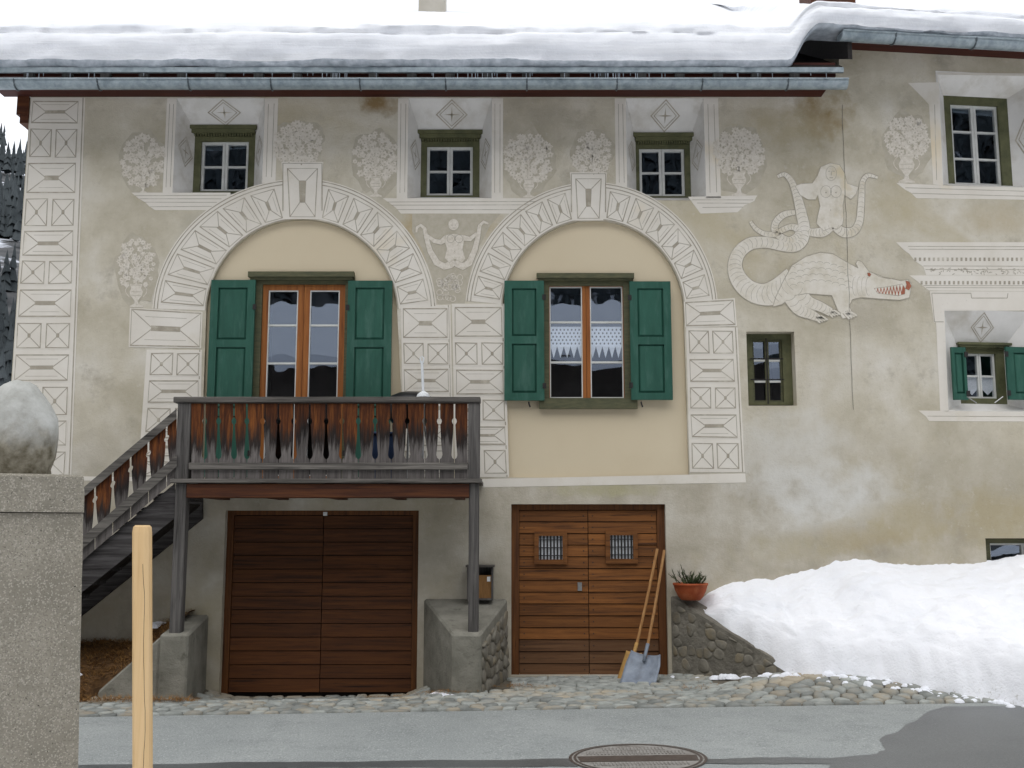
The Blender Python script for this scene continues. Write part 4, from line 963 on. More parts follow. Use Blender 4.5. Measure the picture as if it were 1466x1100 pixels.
mb = MB(); u0, u1, z0, z1 = F1.rect(827, 834, 833, 846, -.08); mb.boxp(F1, u0, u1, z0, z1, -.083, -.074); mb.tube([F1.w((u0 + u1)/2, (z0 + z1)/2, -.074), F1.w((u0 + u1)/2, (z0 + z1)/2, -.05)], .014, 10); mb.build('lock', 'steel', d, bevel=0)
# nail heads on the planks
mb = MB(); hz = (sdr[5] - sdr[4] - .02)/14
for i in range(14):
    for u in (sdr[1] + .05, sdr[2] - .05, sdr[2] + .05, sdr[3] - .05): mb.boxp(F1, u - .006, u + .006, sdr[4] + .02 + hz*(i + .5) - .006, sdr[4] + .02 + hz*(i + .5) + .006, -.092, -.086)
o = mb.build('nail_heads', 'iron', d); o['kind'] = 'stuff'
mb = MB(); mb.box(sdr[1] - .1, sdr[3] + .1, -.42, .02, -.1, sdr[4] + .015); 
mb = MB(); q = skew(DOOR); mb.boxp(F1, q[0][0], q[1][0], -.1, sdr[4] + .004, -.4, .0); mb.build('threshold', 'concrete', d)
# ---- eaves, gutters, roof
def eaves(pl, ua, ub, zs, out, gy, name_roof, ov=.0, ribs=1):
    """gy: pixel row of the gutter centre; out: overhang of the gutter"""
    zg = pl.uz(gy[0], gy[1], out)[1]; R = .082
    mb = MB(); mb.boxp(pl, ua, ub, zs, zs + .03, .0, out - .1); mb.boxp(pl, ua, ub, zs - .0, zs + .16, out - .099, out - .07); mb.build('soffit', 'soffit', house)
    g = empty('gutter', pl.w((ua + ub)/2, zg, out), house)
    mb = MB(); k = 12; vs = []
    for u in (ua - .1, ub + .09):
        vs += [pl.w(u, zg + R*.55 - R*1.05*sin(pi*i/k)*1.0, out - R*cos(pi*i/k)) for i in range(k + 1)]
    mb.add(vs, [(i, i + 1, k + 2 + i, k + 1 + i) for i in range(k)] + [tuple(range(k + 1)), tuple(range(k + 1, 2*k + 2))]); mb.tube([pl.w(ua - .1, zg + R*.55, out + R), pl.w(ub + .09, zg + R*.55, out + R)], .011, 8)
    mb.build('trough', 'zinc', g, smooth=False)
    L = ub - ua; n = max(2, int(L/.88))
    for i in range(n):
        u = ua + L*(i + .45)/n + random.uniform(-.06, .06)
        mb = MB(); pp = [pl.w(u, zg + R*.55 - (R + .006)*1.05*sin(pi*j/8), out - (R + .006)*cos(pi*j/8)) for j in range(9)]; mb.tube(pp, .009, 6); mb.build('bracket', 'zincd', g)
    return zg
OV = .62
G1 = eaves(F1, XL - .30, F1.px(1200, 120, OV).x, ZS1, OV, (600, 123), 'roof')
G2 = eaves(F2, -.16, U2END + .4, ZS2, OV, (1300, 59), 'roof')
TP, TP2 = math.tan(radians(30.5)), math.tan(radians(27))
E1 = F1.px(600, 101, OV + .06).z            # drip edge
E2 = F2.px(1300, 50, OV + .06).z
for pl, ua, ub, e, tp in ((F1, XL - .35, F1.px(1205, 100, OV).x, E1, TP), (F2, -.2, U2END + .5, E2, TP2)):
    rf = MB(); L = 6.0 if pl is F1 else 2.6
    a = [pl.w(ua, e + .0, OV + .03), pl.w(ub, e, OV + .03), pl.w(ub, e + L*tp, OV + .03 - L), pl.w(ua, e + L*tp, OV + .03 - L)]
    if pl is F1:      # short eaves strip past the junction with the higher roof
        um = F1.px(1110, 100, OV).x; c4_ = [pl.w(um, e, OV + .03), a[1], pl.w(ub, e + 3*tp, OV + .03 - 3), pl.w(um, e + 3*tp, OV + .03 - 3)]
        rf.hexa(c4_, [p + Vector((0, 0, .06)) for p in c4_]); a[1] = pl.w(um - .001, e, OV + .03); a[2] = pl.w(um - .001, e + L*tp, OV + .03 - L)
    rf.hexa(a, [p + Vector((0, 0, .06)) for p in a])
    if pl is F1:
        b = [a[3], a[2], pl.w(a[2].x, e, OV + .03 - 2*L), pl.w(ua, e, OV + .03 - 2*L)]; rf.hexa(b, [p + Vector((0, 0, .06)) for p in b])
    ro = rf.build('roof', 'black', house)
    mb = MB(); mb.boxp(pl, ua, ub, e - .02, e + .035, OV + .032, OV + .065); mb.build('drip_edge', 'zinc', ro)
    k = int((ub - ua)/.42) if pl is F1 else 0
    for i in range(k):
        u = ua + .2 + (ub - ua - .3)*i/k; mb = MB(); mb.boxp(pl, u - .05, u + .05, e - .07, e - .004, OV - .05, OV + .02); mb.build('rafter_end', 'greyv', ro)
# verge of the higher roof
mb = MB(); a = [F2.w(-.17, E2 - .28, OV - .02), F2.w(-.17, E2 + .02, OV - .02), F2.w(-.17, E2 + 1.6*TP2, OV - 1.6), F2.w(-.17, E2 + 1.6*TP2 - .35, OV - 1.6)]
mb.hexa(a, [p + F2.U*.05 for p in a]); mb.build('verge_board', 'black', house)
# eaves corner beam at the left
mb = MB(); z = ZS1; mb.box(XL - .14, XL - .004, -.02, .5, z - .22, z - .002); mb.box(XL - .10, XL - .004, -.012, .4, z - .32, z - .22); mb.build('purlin_end', 'beam', house)
# chimneys
def snow_plane_pt(pl, x, y, e, th):
    r = ray(x, y); n = pl.N + Vector((0, 0, 1))*0
    # surface: z = e + th + (OV - nrm)*TP where nrm = distance along N
    # z - e - th - OV*TP + TP*((p-o).N) = 0
    A = r.z + TP*r.dot(pl.N); B = CAM.z - e - th - OV*TP + TP*(CAM - pl.o).dot(pl.N); return CAM + r*(-B/A)
for pl, x, y, w, e, th, lab, m in ((F1, 618, 21, 38, E1, .57, 'pale rendered chimney', 'chimney'), (F2, 1193, 4, 64, E2, .4, 'brownish chimney at the top edge', 'beam')):
    p = snow_plane_pt(pl, x, y, e, th) if pl is F1 else at(x, y, 2.0)
    hw = w/2*(p - CAM).dot(Vector((0, cos(PIT), sin(PIT))))/FPX
    mb = MB(); mb.box(p.x - hw, p.x + hw, p.y, p.y + hw*1.8, p.z - .8, p.z + 1.3); mb.box(p.x - hw - .06, p.x + hw + .06, p.y - .06, p.y + hw*1.8 + .06, p.z + 1.3, p.z + 1.4)
    o = mb.build('chimney', m, house); o['label'] = lab
# ---- snow on the roofs
prof = [(-.25, .06), (-.02, .05), (.06, .055), (.10, .08), (.085, .125), (.105, .19), (.13, .27), (.135, .35), (.12, .43), (.09, .48), (.065, .50), (.07, .53), (.065, .57), (.04, .62), (-.02, .68), (-.14, .77), (-.3, .89)]
prof = [(d_, z_*.86) for d_, z_ in prof]
prof[-1] = (-.3, prof[-2][1] + .16*TP)
while prof[-1][0] > -6.1: d_, z_ = prof[-1]; s_ = .18 if d_ > -2 else .6; prof.append((d_ - s_, z_ + s_*TP))
nX = 330; xs = frange(-60, 1530, nX); mb = MB(); NP = len(prof)
for x in xs:
    t = sstep(1126, 1172, x)
    pa = F1.px(x, 100, OV); pb = F2.px(x, 50, OV)
    base = Vector((pa.x*(1 - t) + pb.x*t, pa.y*(1 - t) + pb.y*t, E1*(1 - t) + E2*t + (.04*sin(pi*t))))
    N_ = (F1.N*(1 - t) + F2.N*t); ths = (1 - t)*1.0 + t*.62
    for j, (d_, z_) in enumerate(prof):
        zr = z_ if z_ < .6 else z_
        flat = min(z_, .585); up = (z_ - flat)*((1 - t) + t*TP2/TP)
        zq = flat*ths + up + .04*(j > 4)*0
        X = base.x
        rough = .034*fbm(X*1.3, j*.55, 4) + .020*fbm(X*4, j*1.1, 8) + .009*fbm(X*12, j*2, 3)
        zr = .026*fbm(X*.8, j*.3, 2)*(j > 2) + .05*fbm(X*.5, d_*.8, 6)*(j > 13)
        dn = d_ + rough*(j > 1) + .02*fbm(X*.7, 1, 3)*(j > 1) - .05*sin(pi*t)
        mb.v.append(tuple(base + N_*dn + Vector((0, 0, zq + zr + (.03*fbm(X*2.1, 0, 5) if j in (2, 3) else 0)))))
for i in range(nX):
    for j in range(NP - 1):
        mb.f.append((i*NP + j, (i + 1)*NP + j, (i + 1)*NP + j + 1, i*NP + j + 1)); mb.mi.append(1 if j < 4 else 0)
o = mb.build('roof_snow', ['roofsnow', 'ice'], None, smooth=True, recalc=True); tag(o, 'thick layered snow blanket overhanging the gutters of the house', 'snow', kind='stuff')
# icicles behind the gutter
mb = MB(); ri = random.Random(9)
for i in range(70):
    x = ri.choice((ri.uniform(5, 1190), ri.gauss(690, 60), ri.gauss(880, 30), ri.gauss(480, 30))); p = F1.px(x, 104, OV + .035); L = ri.uniform(.03, .10)
    mb.tube([(p.x, p.y, E1 - .018), (p.x, p.y, E1 - .02 - L*.5), (p.x, p.y, E1 - .02 - L)], [.006, .004, .001], 5)
o = mb.build('icicles', 'ice'); tag(o, 'small icicles hanging between the roof edge and the long gutter', 'icicles', kind='stuff')
# ------------------------------------------------------------------ balcony with stair
YB = -1.0
bal = empty('wooden_balcony', at(470, 905, YB)); tag(bal, 'weathered wooden balcony with cut-out boards and a stair down its left end', 'balcony')
def fbx(x, y): return FB.px(x, y)
def rail(name, x0, y0, x1, y1, n0, n1, mat):
    u0, u1, z0, z1 = FB.rect(x0, y0, x1, y1); mb = MB(); mb.boxp(FB, u0, u1, z0, z1, n0, n1); c = FB.w((u0 + u1)/2, z0, 0)
    return mb.build(name, mat, bal, origin=c, bevel=.006)
ZD = FB.px(470, 689).z
rail('handrail', 250, 569, 688, 577, -.10, .045, 'grey'); rail('lower_rail', 272, 663, 670, 673, .012, .05, 'grey')
rail('deck_edge', 246, 686, 690, 692, -.05, .07, 'grey')
rail('beam', 268, 693, 672, 713, -.13, .03, 'beam')
for x0, x1, yb in ((253, 272, 910), (670, 687, 906)):
    u0, u1, z0, z1 = FB.rect(x0, 577, x1, 686); zb = FB.px((x0 + x1)/2, yb).z
    mb = MB(); mb.boxp(FB, u0, u1, z0 - .004, z1, -.11, .02); mb.build('post', 'greyv', bal, origin=FB.w((u0 + u1)/2, z0), bevel=.008)
    mb = MB(); mb.boxp(FB, u0 + .012, u1 - .006, zb - .25, FB.px(470, 692).z, -.10, .018); mb.build('post', 'greyv', bal, origin=FB.w((u0 + u1)/2, zb), bevel=.008)
for i in range(7):     # deck planks, front to back
    y1 = YB + .06 + i*.14; mb = MB(); a, b = FB.px(250, 690).x, FB.px(688, 690).x
    mb.box(a, b, y1, y1 + .134, ZD - .005, ZD + .03); mb.build('deck_plank', 'grey', bal)
for i in range(5):
    x = FB.px(285 + i*92, 690).x; mb = MB(); mb.box(x - .05, x + .05, YB + .14, -.005, ZD - .16, ZD - .006); mb.build('joist', 'beam', bal)
def keyhole(xg, yt, yb, side, sl=0.0):
    """right-hand (side=1) or left-hand edge of the cut-out around xg from top to bottom"""
    L = yb - yt; pr = [(0, 1.15), (.16, 1.15), (.185, 1.2), (.20, 2.6), (.225, 3.4), (.25, 2.6), (.27, 1.3), (.40, 1.9), (.55, 3.0), (.645, 4.1), (.66, 4.1), (.695, 2.8), (.71, .7), (.72, .45), (1, .45)]
    return [(xg + side*w*1.05, yt + t*L + sl*(side*w)) for t, w in pr]
gaps = [293, 313, 335, 353.5, 376, 398.5, 420.5, 443.5, 467, 489.5, 513, 537, 560, 583, 608, 629, 650.5]
ed = [274] + gaps + [669.5]
for i in range(len(ed) - 1):
    l = keyhole(ed[i], 578, 690, 1) if i else [(274, 578), (274, 690)]
    r = keyhole(ed[i + 1], 578, 690, -1) if i < len(ed) - 2 else [(669.5, 578), (669.5, 690)]
    mb = MB(); mb.plate(l + list(reversed(r)), (), -.014, .011, back=True); mb.build('board', 'board', bal, mp=fb_map, origin=FB.px((ed[i] + ed[i + 1])/2, 690))
# stair: rails, boards, stringers, treads
s_top = lambda x: 586 + (252 - x)*.846; s_low = lambda x: 652 + (252 - x)*.873
def slab(name, xa, xb, fa, fb, n0, n1, mat):
    mb = MB(); mb.plate([(xa, fa(xa)), (xb, fa(xb)), (xb, fb(xb)), (xa, fb(xa))], (), n0, n1, back=True); return mb.build(name, mat, bal, mp=fb_map, origin=FB.px((xa + xb)/2, fb((xa + xb)/2)))
XS0 = 20
slab('stair_handrail', XS0, 253, s_top, lambda x: s_top(x) + 14, -.07, .05, 'grey'); slab('stair_lower_rail', XS0, 253, s_low, lambda x: s_low(x) + 17, .012, .05, 'grey')
sg_ = [238.5, 212.5, 187, 161.5, 136, 110, 85, 60, 34]
e2 = [253] + sg_ + [XS0]
for i in range(len(e2) - 1):
    xr, xl = e2[i], e2[i + 1]
    T = lambda x: s_top(x) + 10; B = lambda x: s_low(x) + 34
    r = keyhole(xr, T(xr), B(xr), -1, -.85) if i else [(xr, T(xr)), (xr, B(xr))]
    l = keyhole(xl, T(xl), B(xl), 1, -.85) if i < len(e2) - 2 else [(xl, T(xl)), (xl, B(xl))]
    mb = MB(); mb.plate(l + list(reversed(r)), (), -.014, .011, back=True); mb.build('stair_board', 'board', bal, mp=fb_map, origin=FB.px((xr + xl)/2, B((xr + xl)/2)))
st_t = lambda x: 694 + (248 - x)*.83; st_b = lambda x: 742 + (250 - x)*.80
slab('stringer', XS0, 251, st_t, st_b, -.11, -.03, 'stair')
mb = MB(); mb.plate([(XS0, st_t(XS0)), (251, st_t(251)), (251, st_b(251)), (XS0, st_b(XS0))], (), -.06, 0, back=True)
o = mb.build('stringer', 'stair', bal, mp=lambda p: Vector((FB.px(p[0], p[1]).x, -.10 - p[2], FB.px(p[0], p[1]).z)))
pa, pb = FB.px(248, 694), FB.px(XS0, st_t(XS0)); nst_ = 9
for i in range(nst_):
    t = (i + .5)/nst_; x = pa.x + (pb.x - pa.x)*t; z = pa.z + (pb.z - pa.z)*t - .06
    mb = MB(); mb.box(x - .15, x + .15, YB + .12, -.17, z - .02, z + .02); mb.build('stair_tread', 'stair', bal)
    if i in (1, 2, 4): 
        pass
mb = MB(); o1, o2 = FB.px(250, 722), FB.px(XS0, st_b(XS0) - 22)
for i in range(6):
    ya, yb_ = YB + .12 + i*.125, YB + .12 + i*.125 + .118
    mb = MB(); mb.hexa([(o1.x, ya, o1.z), (o1.x, yb_, o1.z), (o1.x, yb_, o1.z + .02), (o1.x, ya, o1.z + .02)], [(o2.x, ya, o2.z), (o2.x, yb_, o2.z), (o2.x, yb_, o2.z + .02), (o2.x, ya, o2.z + .02)]); mb.build('stair_underboard', 'black', bal)
mb = MB()
for i in (0, 1, 2, 3):
    t = (i + .5)/nst_; x = pa.x + (pb.x - pa.x)*t; z = pa.z + (pb.z - pa.z)*t - .04
    vs = [(x - .14 + .28*a/6, YB + .14 + .6*b/6, z + .004 + .055*max(0, 1 - ((a - 3)/3)**2)*max(0, 1 - ((b - 2)/4)**2)*(1 + .4*nz(a, b, i))) for a in range(7) for b in range(7)]
    mb.add(vs, [(a*7 + b, a*7 + 7 + b, a*7 + 8 + b, a*7 + b + 1) for a in range(6) for b in range(6)])
o = mb.build('stair_snow', 'snow', smooth=True); tag(o, 'thin snow left on the upper treads of the balcony stair', 'snow', kind='stuff')
# things standing on the balcony
gc = at(588, 566, -.55); kg = empty('kettle_grill', (gc.x, gc.y, ZD + .032)); tag(kg, 'black domed kettle grill whose lid just shows over the balcony rail', 'grill')
zt = at(588, 561, -.55).z - (ZD + .032)
mb = MB(); mb.lathe([(.26, zt - .17), (.255, zt - .12), (.21, zt - .05), (.12, zt - .012), (.0, zt)], (gc.x, gc.y, ZD + .032), 24); mb.build('lid', 'blackp', kg, smooth=True)
mb = MB(); mb.lathe([(.26, zt - .18), (.25, zt - .26), (.17, zt - .36), (.0, zt - .4)], (gc.x, gc.y, ZD + .032), 24); mb.build('bowl', 'blackp', kg, smooth=True)
for a in (.5, 2.6, 4.7): mb = MB(); mb.tube([(gc.x + .16*cos(a), gc.y + .16*sin(a), ZD + .032 + zt - .33), (gc.x + .26*cos(a), gc.y + .26*sin(a), ZD + .032)], .012, 6); mb.build('leg', 'steel', kg)
p0 = at(606, 566, -.88); p1 = at(604, 517, -.88); wp = empty('white_pole', (p0.x, p0.y, ZD + .032)); tag(wp, 'slim white pole with a hooked tip rising behind the balcony rail', 'pole')
mb = MB(); mb.tube([(p0.x, p0.y, ZD + .033), (p0.x, p0.y, p0.z), p1], .014, 8); mb.build('shaft', 'whitep', wp)
mb = MB(); mb.tube([p1 + Vector((-.012, 0, -.02)), p1 + Vector((-.018, 0, .03)), p1 + Vector((0, 0, .05)), p1 + Vector((.018, 0, .03)), p1 + Vector((.012, 0, -.02))], .008, 6); mb.build('hook', 'whitep', wp)
mb = MB(); mb.lathe([(.07, 0), (.06, .03), (.02, .06)], (p0.x, p0.y, p0.z - .02), 12); mb.build('collar', 'whitep', wp)
bb = at(552, 620, -.5); mb = MB(); mb.box(bb.x - .14, bb.x + .10, -.62, -.35, ZD + .032, ZD + .50); mb.box(bb.x - .16, bb.x + .12, -.64, -.33, ZD + .5, ZD + .53)
o = mb.build('storage_box', 'blue', bevel=.01); tag(o, 'dark blue box glimpsed through the balcony boards near the grill', 'box')
# ------------------------------------------------------------------ walls on the ground
def gslab(name, foot, tops, mat, parent=None, bev=.02, sub=True):
    """wall from a plan polygon with its own top height at every corner"""
    mb = MB(); k = len(foot); mb.add([(x, y, gz(x, y) - .25) for x, y in foot] + [(x, y, z) for (x, y), z in zip(foot, tops)], [tuple(reversed(range(k))), tuple(range(k, 2*k))] + [(i, (i + 1) % k, k + (i + 1) % k, k + i) for i in range(k)])
    return mb.build(name, mat, parent, bevel=bev)
p = [at(612, 857, 0), at(651, 908, -1.06), at(688, 908, -1.06), at(720, 857, 0)]
bt = empty('concrete_buttress', (p[1].x, -.5, 0)); tag(bt, 'wedge of rough concrete between the garage and the plank door carrying the balcony post', 'buttress')
foot = [(p[0].x - .04, .0), (p[1].x - .02, -1.08), (p[2].x + .0, -1.08), (p[3].x + .05, .0)]
gslab('concrete_core', [(a, b + .0) for a, b in foot], [p[0].z, p[1].z, p[2].z, p[3].z], 'concrete', bt)
# stones of its right flank
A_, B_ = Vector((foot[2][0], foot[2][1], 0)), Vector((foot[3][0], foot[3][1], 0)); Ld = (B_ - A_).length; dv = (B_ - A_).normalized(); nv = Vector((dv.y, -dv.x, 0))
rs = random.Random(4); pts = [(Ld*(i + .5)/6 + rs.uniform(-.05, .05), .0 + .11*(j + .5) + rs.uniform(-.03, .03)) for i in range(6) for j in range(6)]
for q, c in zip(pts, voronoi(pts, .5, [(.05, -.05), (Ld, -.05), (Ld, .74), (.05, .46)])):
    mb = MB(); f_ = lambda s_, t_, h: A_ + dv*s_ + nv*h + Vector((0, 0, t_ + .0))
    if len(c) > 2 and stone_mesh(mb, c, f_, rs.uniform(.01, .035), .97): mb.build('stone', 'stone', bt, smooth=True, origin=f_(*q, 0))
# left retaining wall under the other post
a, b = at(299, 880, 0), at(268, 908, -1.06); c_ = at(140, 985, -1.06)
rw = empty('concrete_retaining_wall', (b.x, -.6, 0)); tag(rw, 'low concrete wall left of the garage holding back the brown needle bank', 'wall')
gslab('return_wall', [(a.x, 0), (a.x - .24, 0), (b.x - .26, -1.08), (b.x + .02, -1.08)], [a.z, a.z, b.z, b.z], 'concrete', rw)
gslab('front_wall', [(b.x - .262, -1.07), (c_.x, -1.07), (c_.x, -.9), (b.x - .20, -.9)], [b.z - .02, .02, .02, b.z - .02], 'concrete', rw)
# needle bank under the stair
def bankz(x, y):
    if x > c_.x - .05 and y < -.94: return gz(x, y) - .15
    t = sstep(-1.25, -.05, y); u = max(0, min(1, (x - c_.x)/(b.x - c_.x)))
    return gz(x, y) - .02 + (.34 + .50*sstep(-1.2, -.1, y) + .12*u)*sstep(-1.35, -.85, y) * (.55 + .45*u) + .035*fbm(x*4, y*4, 3)
bk = grid_mesh('bank', frange(-5.4, b.x - .24, 60), frange(-1.4, -.005, 40), bankz, 'earth'); tag(bk, kind='structure')
rs = random.Random(21); mb = MB()
for i in range(9000):
    x, y = rs.uniform(-5.2, b.x - .27), rs.uniform(-1.38, -.05)
    if i > 7600: x, y = rs.uniform(-5.2, XGL + .1), rs.gauss(-1.25, .07)
    z = (bankz(x, y) if y > -1.4 and x < b.x - .24 else gz(x, y)); 
    if y < -.93 and x > c_.x - .05 and i <= 7600: continue
    if y < -1.1: z = max(z, gz(x, y) + .015)
    a_ = rs.uniform(0, 2*pi); L = rs.uniform(.05, .15); w = .0035; dz = rs.uniform(-.01, .06)
    d1 = Vector((cos(a_)*L, sin(a_)*L, dz)); s1 = Vector((-sin(a_)*w, cos(a_)*w, 0)); p_ = Vector((x, y, z + .006))
    mb.add([p_ - s1, p_ + s1, p_ + d1], [(0, 1, 2)])
for (xp, yp, n_) in ((640, 990, 160), (740, 980, 160), (560, 998, 60), (1000, 972, 40)):
    for i in range(n_):
        q = at(xp + rs.gauss(0, 22), yp, -1.0 if xp != 740 else -.7); x, y = q.x, q.y + rs.gauss(-.1, .08); z = gz(x, y) + .03; a_ = rs.uniform(0, 2*pi); L = rs.uniform(.03, .09)
        d1 = Vector((cos(a_)*L, sin(a_)*L, .01)); s1 = Vector((-sin(a_)*.004, cos(a_)*.004, 0)); p_ = Vector((x, y, z)); mb.add([p_ - s1, p_ + s1, p_ + d1], [(0, 1, 2)])
o = mb.build('dry_needles', 'straw', recalc=False); tag(o, 'brown dry needles and grass lying on the bank under the stair', 'dry grass', kind='stuff')
mb = MB(); rs = random.Random(2)
def lump(cx, cy, cz, rx, ry, rz):
    k = 12
    mb.add([(cx + rx*cos(2*pi*i/k)*cos(e)*(1 + .25*nz(i*1.3, e*3, cx)), cy + ry*sin(2*pi*i/k)*cos(e), cz - .01 + rz*sin(e)*(1 + .3*nz(i, e*2, cy))) for e in (0, .5, 1.0, 1.4) for i in range(k)], [(e*k + i, e*k + (i + 1) % k, e*k + k + (i + 1) % k, e*k + k + i) for e in range(3) for i in range(k)] + [tuple(3*k + i for i in range(k))])
for (x, y, rx) in ((238, -.15, .14), (232, -.75, .12), (126, -.9, .07), (134, -1.2, .05)):
    X = (x - 733)/FPX*(DIST + y); lump(X, y, bankz(X, y), rx, rx*.6, rx*.45)
for (x, y, rx) in ((628, -1.12, .07), (636, -1.14, .06), (643, -1.15, .035), (650, -1.16, .03)):
    X = (x - 733)/FPX*(DIST + y); lump(X, y, gz(X, y) + .006, rx, .05, rx*.5)
for i in range(16):
    x = rs.uniform(962, 1120); X = (x - 733)/FPX*(DIST - .75); Y = -.16 - (X - 1.72)*.88 - .08; lump(X, Y, gz(X, Y) + .004, rs.uniform(.03, .08), rs.uniform(.03, .05), rs.uniform(.02, .05))
o = mb.build('snow_remnants', 'snow', smooth=True); tag(o, 'small melting snow scraps along the wall feet', 'snow', kind='stuff')
# right stone wall running out from the plank door
a, b = at(959, 853, 0), at(1132, 957, -1.0)
sw_ = empty('stone_retaining_wall', (a.x, 0, 0)); tag(sw_, 'sloping rubble stone wall right of the plank door with snow piled on it', 'wall')
dv2 = Vector((b.x - a.x, b.y - a.y, 0)); L2 = dv2.length; dv2.normalize(); nv2 = Vector((dv2.y, -dv2.x, 0)); A2_ = Vector((a.x, 0, 0))
topz = lambda s_: a.z + (b.z - a.z)*max(0, (s_ - .0)/L2)
bq = A2_ - nv2*.32
gslab('mortar_core', [(a.x, 0), (b.x, b.y), (b.x - nv2.x*.3, b.y - nv2.y*.3), (a.x - nv2.x*.3, .0)], [a.z, b.z, b.z, a.z], 'mortar', sw_, .012)
pts = []; rs = random.Random(8); zb_ = 0.0
for i in range(13):
    for j in range(9): pts.append((L2*(i + .5 + .3*(j % 2))/13 + rs.uniform(-.04, .04), .05 + .115*j + rs.uniform(-.04, .04)))
cl = [(.03, -.05), (L2 - .02, -.05), (L2 - .02, b.z - .05), (.03, a.z - .06)]
for q, c in zip(pts, voronoi(pts, .45, cl)):
    mb = MB(); f_ = lambda s_, t_, h: A2_ + dv2*s_ + nv2*h + Vector((0, 0, t_))
    if rs.random() < .42: continue
    if len(c) > 2 and q[1] < topz(q[0]) and stone_mesh(mb, c, f_, rs.uniform(.002, .012), .97): mb.build('stone', 'stone', sw_, smooth=True, origin=f_(*q, 0))
# ------------------------------------------------------------------ snow bank
def front_y(X):
    """front edge of the snow bank in plan"""
    pts = [(a.x - .3, .35), (a.x + .2, .0), (a.x + .27, -.16), (a.x + .42, -.36), (b.x - .02, b.y + .0), (b.x + .08, b.y - .14), (3.55, -1.45), (3.9, -1.75), (4.2, -1.95), (4.5, -2.5), (5.2, -2.75), (7, -2.9), (12, -2.9)]
    for (x0, y0), (x1, y1) in zip(pts, pts[1:]):
        if X <= x1: return y0 + (y1 - y0)*(X - x0)/(x1 - x0)
    return -2.9
def wall_y(X): return 0 if X < XC else (X - XC)*math.tan(radians(6.5))
BT = [(MAP((x, y, 0)).x, MAP((x, y, 0)).z) for x, y in ((985, 862), (1003, 852), (1020, 840), (1045, 828), (1100, 823), (1140, 813), (1172, 808), (1195, 798), (1240, 795), (1266, 801), (1320, 804), (1400, 800), (1466, 790), (1600, 780))]
def bank_top(X):
    for (x0, z0), (x1, z1) in zip(BT, BT[1:]):
        if X <= x1: return z0 + (z1 - z0)*max(0, (X - x0)/(x1 - x0))
    return BT[-1][1]
mb = MB(); NXs, NYs = 300, 120; Xs = frange(a.x + .2, 11.5, NXs)
DZ = F2.px(1190, 800).z - 1.44; 
for X in Xs:
    fy = front_y(X); rag = .07*fbm(X*3, 2, 1) + .035*fbm(X*11, 4, 1); wy = wall_y(X) + .02; ht = bank_top(X) - .01
    for j in range(NYs + 1):
        t = j/NYs; Y = fy + (wy - fy)*t + rag*(1 - t)**9
        on_wall = X < b.x + .05
        base = gz(X, max(Y, -2.05)) if not on_wall else topz((Vector((X, Y, 0)) - A2_).dot(dv2)) - .03
        if Y < -2.05: base = gx(X)
        e = 1 - (1 - min(1, t/.12))**2
        prof_ = (.20*e + .80*t**.85) if not on_wall else (.25*e + .75*t)
        z = base - .03 + (ht - base)*prof_
        k = min(1, t*5)*(1 - .85*sstep(.55, 1, t))
        z += k*(.07*fbm(X*.9, Y*1.1, 3) + .06*abs(fbm(X*1.8, Y*1.8, z*1.8)) + .030*fbm(X*4, Y*4, z*4)) + min(1, t*8)*(.016*fbm(X*9, Y*9, z*9) + .011*fbm(X*22, Y*22, z*22))
        # raised crust edge that slumps over the wall
        z += .07*math.exp(-((t - .24 - .06*nz(X*1.1, 8, 2))/.10)**2)*(.5 + .9*nz(X*.9, Y*.9, 1))
        mb.v.append((X, Y + .03*fbm(X*4, Y*4, 12)*(t > 0)*(t < 1), max(z, base - .03)))
n = NYs + 1
mb.f = [(i*n + j, (i + 1)*n + j, (i + 1)*n + j + 1, i*n + j + 1) for i in range(NXs) for j in range(NYs)]; mb.mi = [0]*len(mb.f)
o = mb.build('snow_bank', 'banksnow', smooth=True); tag(o, 'large bank of cleared snow heaped against the right part of the house', 'snow', kind='stuff')
mb = MB(); rs = random.Random(31)
for i in range(260):
    X = rs.uniform(2.9, 7); Y = front_y(X) - abs(rs.gauss(0, .10)); s_ = rs.uniform(.012, .04)*(1 if rs.random() < .9 else 1.8); z = (gx(X) if Y < -2.05 else gz(X, Y)) + .01
    lump(X, Y, z, s_, s_*.8, s_*.7)
o = mb.build('snow_crumbs', 'snow', smooth=True); tag(o, 'crumbs of snow fallen along the front edge of the bank', 'snow', kind='stuff')
# ------------------------------------------------------------------ small things
# planter bowl with evergreen sprigs
pc = at(989, 859, -.16); pl_ = empty('planter', pc); tag(pl_, 'terracotta bowl with evergreen sprigs on the wall end beside the plank door', 'planter')
R0 = .178
mb = MB(); mb.lathe([(0, .0), (.10, .0), (.135, .04), (.165, .10), (.178, .15), (.186, .155), (.186, .175), (.165, .175), (.16, .14), (0, .13)], pc, 28); mb.build('bowl', 'terra', pl_, smooth=True)
mb = MB(); rs = random.Random(6)
for i in range(46):
    a_ = rs.uniform(0, 2*pi); r_ = rs.uniform(0, .13); o0 = pc + Vector((r_*cos(a_), r_*sin(a_)*.8, .14)); L = rs.uniform(.08, .20) if i > 4 else .24
    d1 = Vector((cos(a_)*rs.uniform(.2, 1.0), sin(a_)*.6, rs.uniform(.35, 1.1))).normalized()
    mb.tube([o0, o0 + d1*L], [.004, .002], 4)
    for k in range(16):
        t = .2 + .8*k/16; b_ = o0 + d1*L*t; q = Vector((rs.uniform(-1, 1), rs.uniform(-1, 1), rs.uniform(-.2, 1))).normalized(); l = rs.uniform(.02, .04); s1 = q.cross(d1).normalized()*.005
        mb.add([b_ - s1, b_ + s1, b_ + q*l + d1*.015], [(0, 1, 2)])
mb.build('sprigs', 'leaf', pl_, recalc=False)
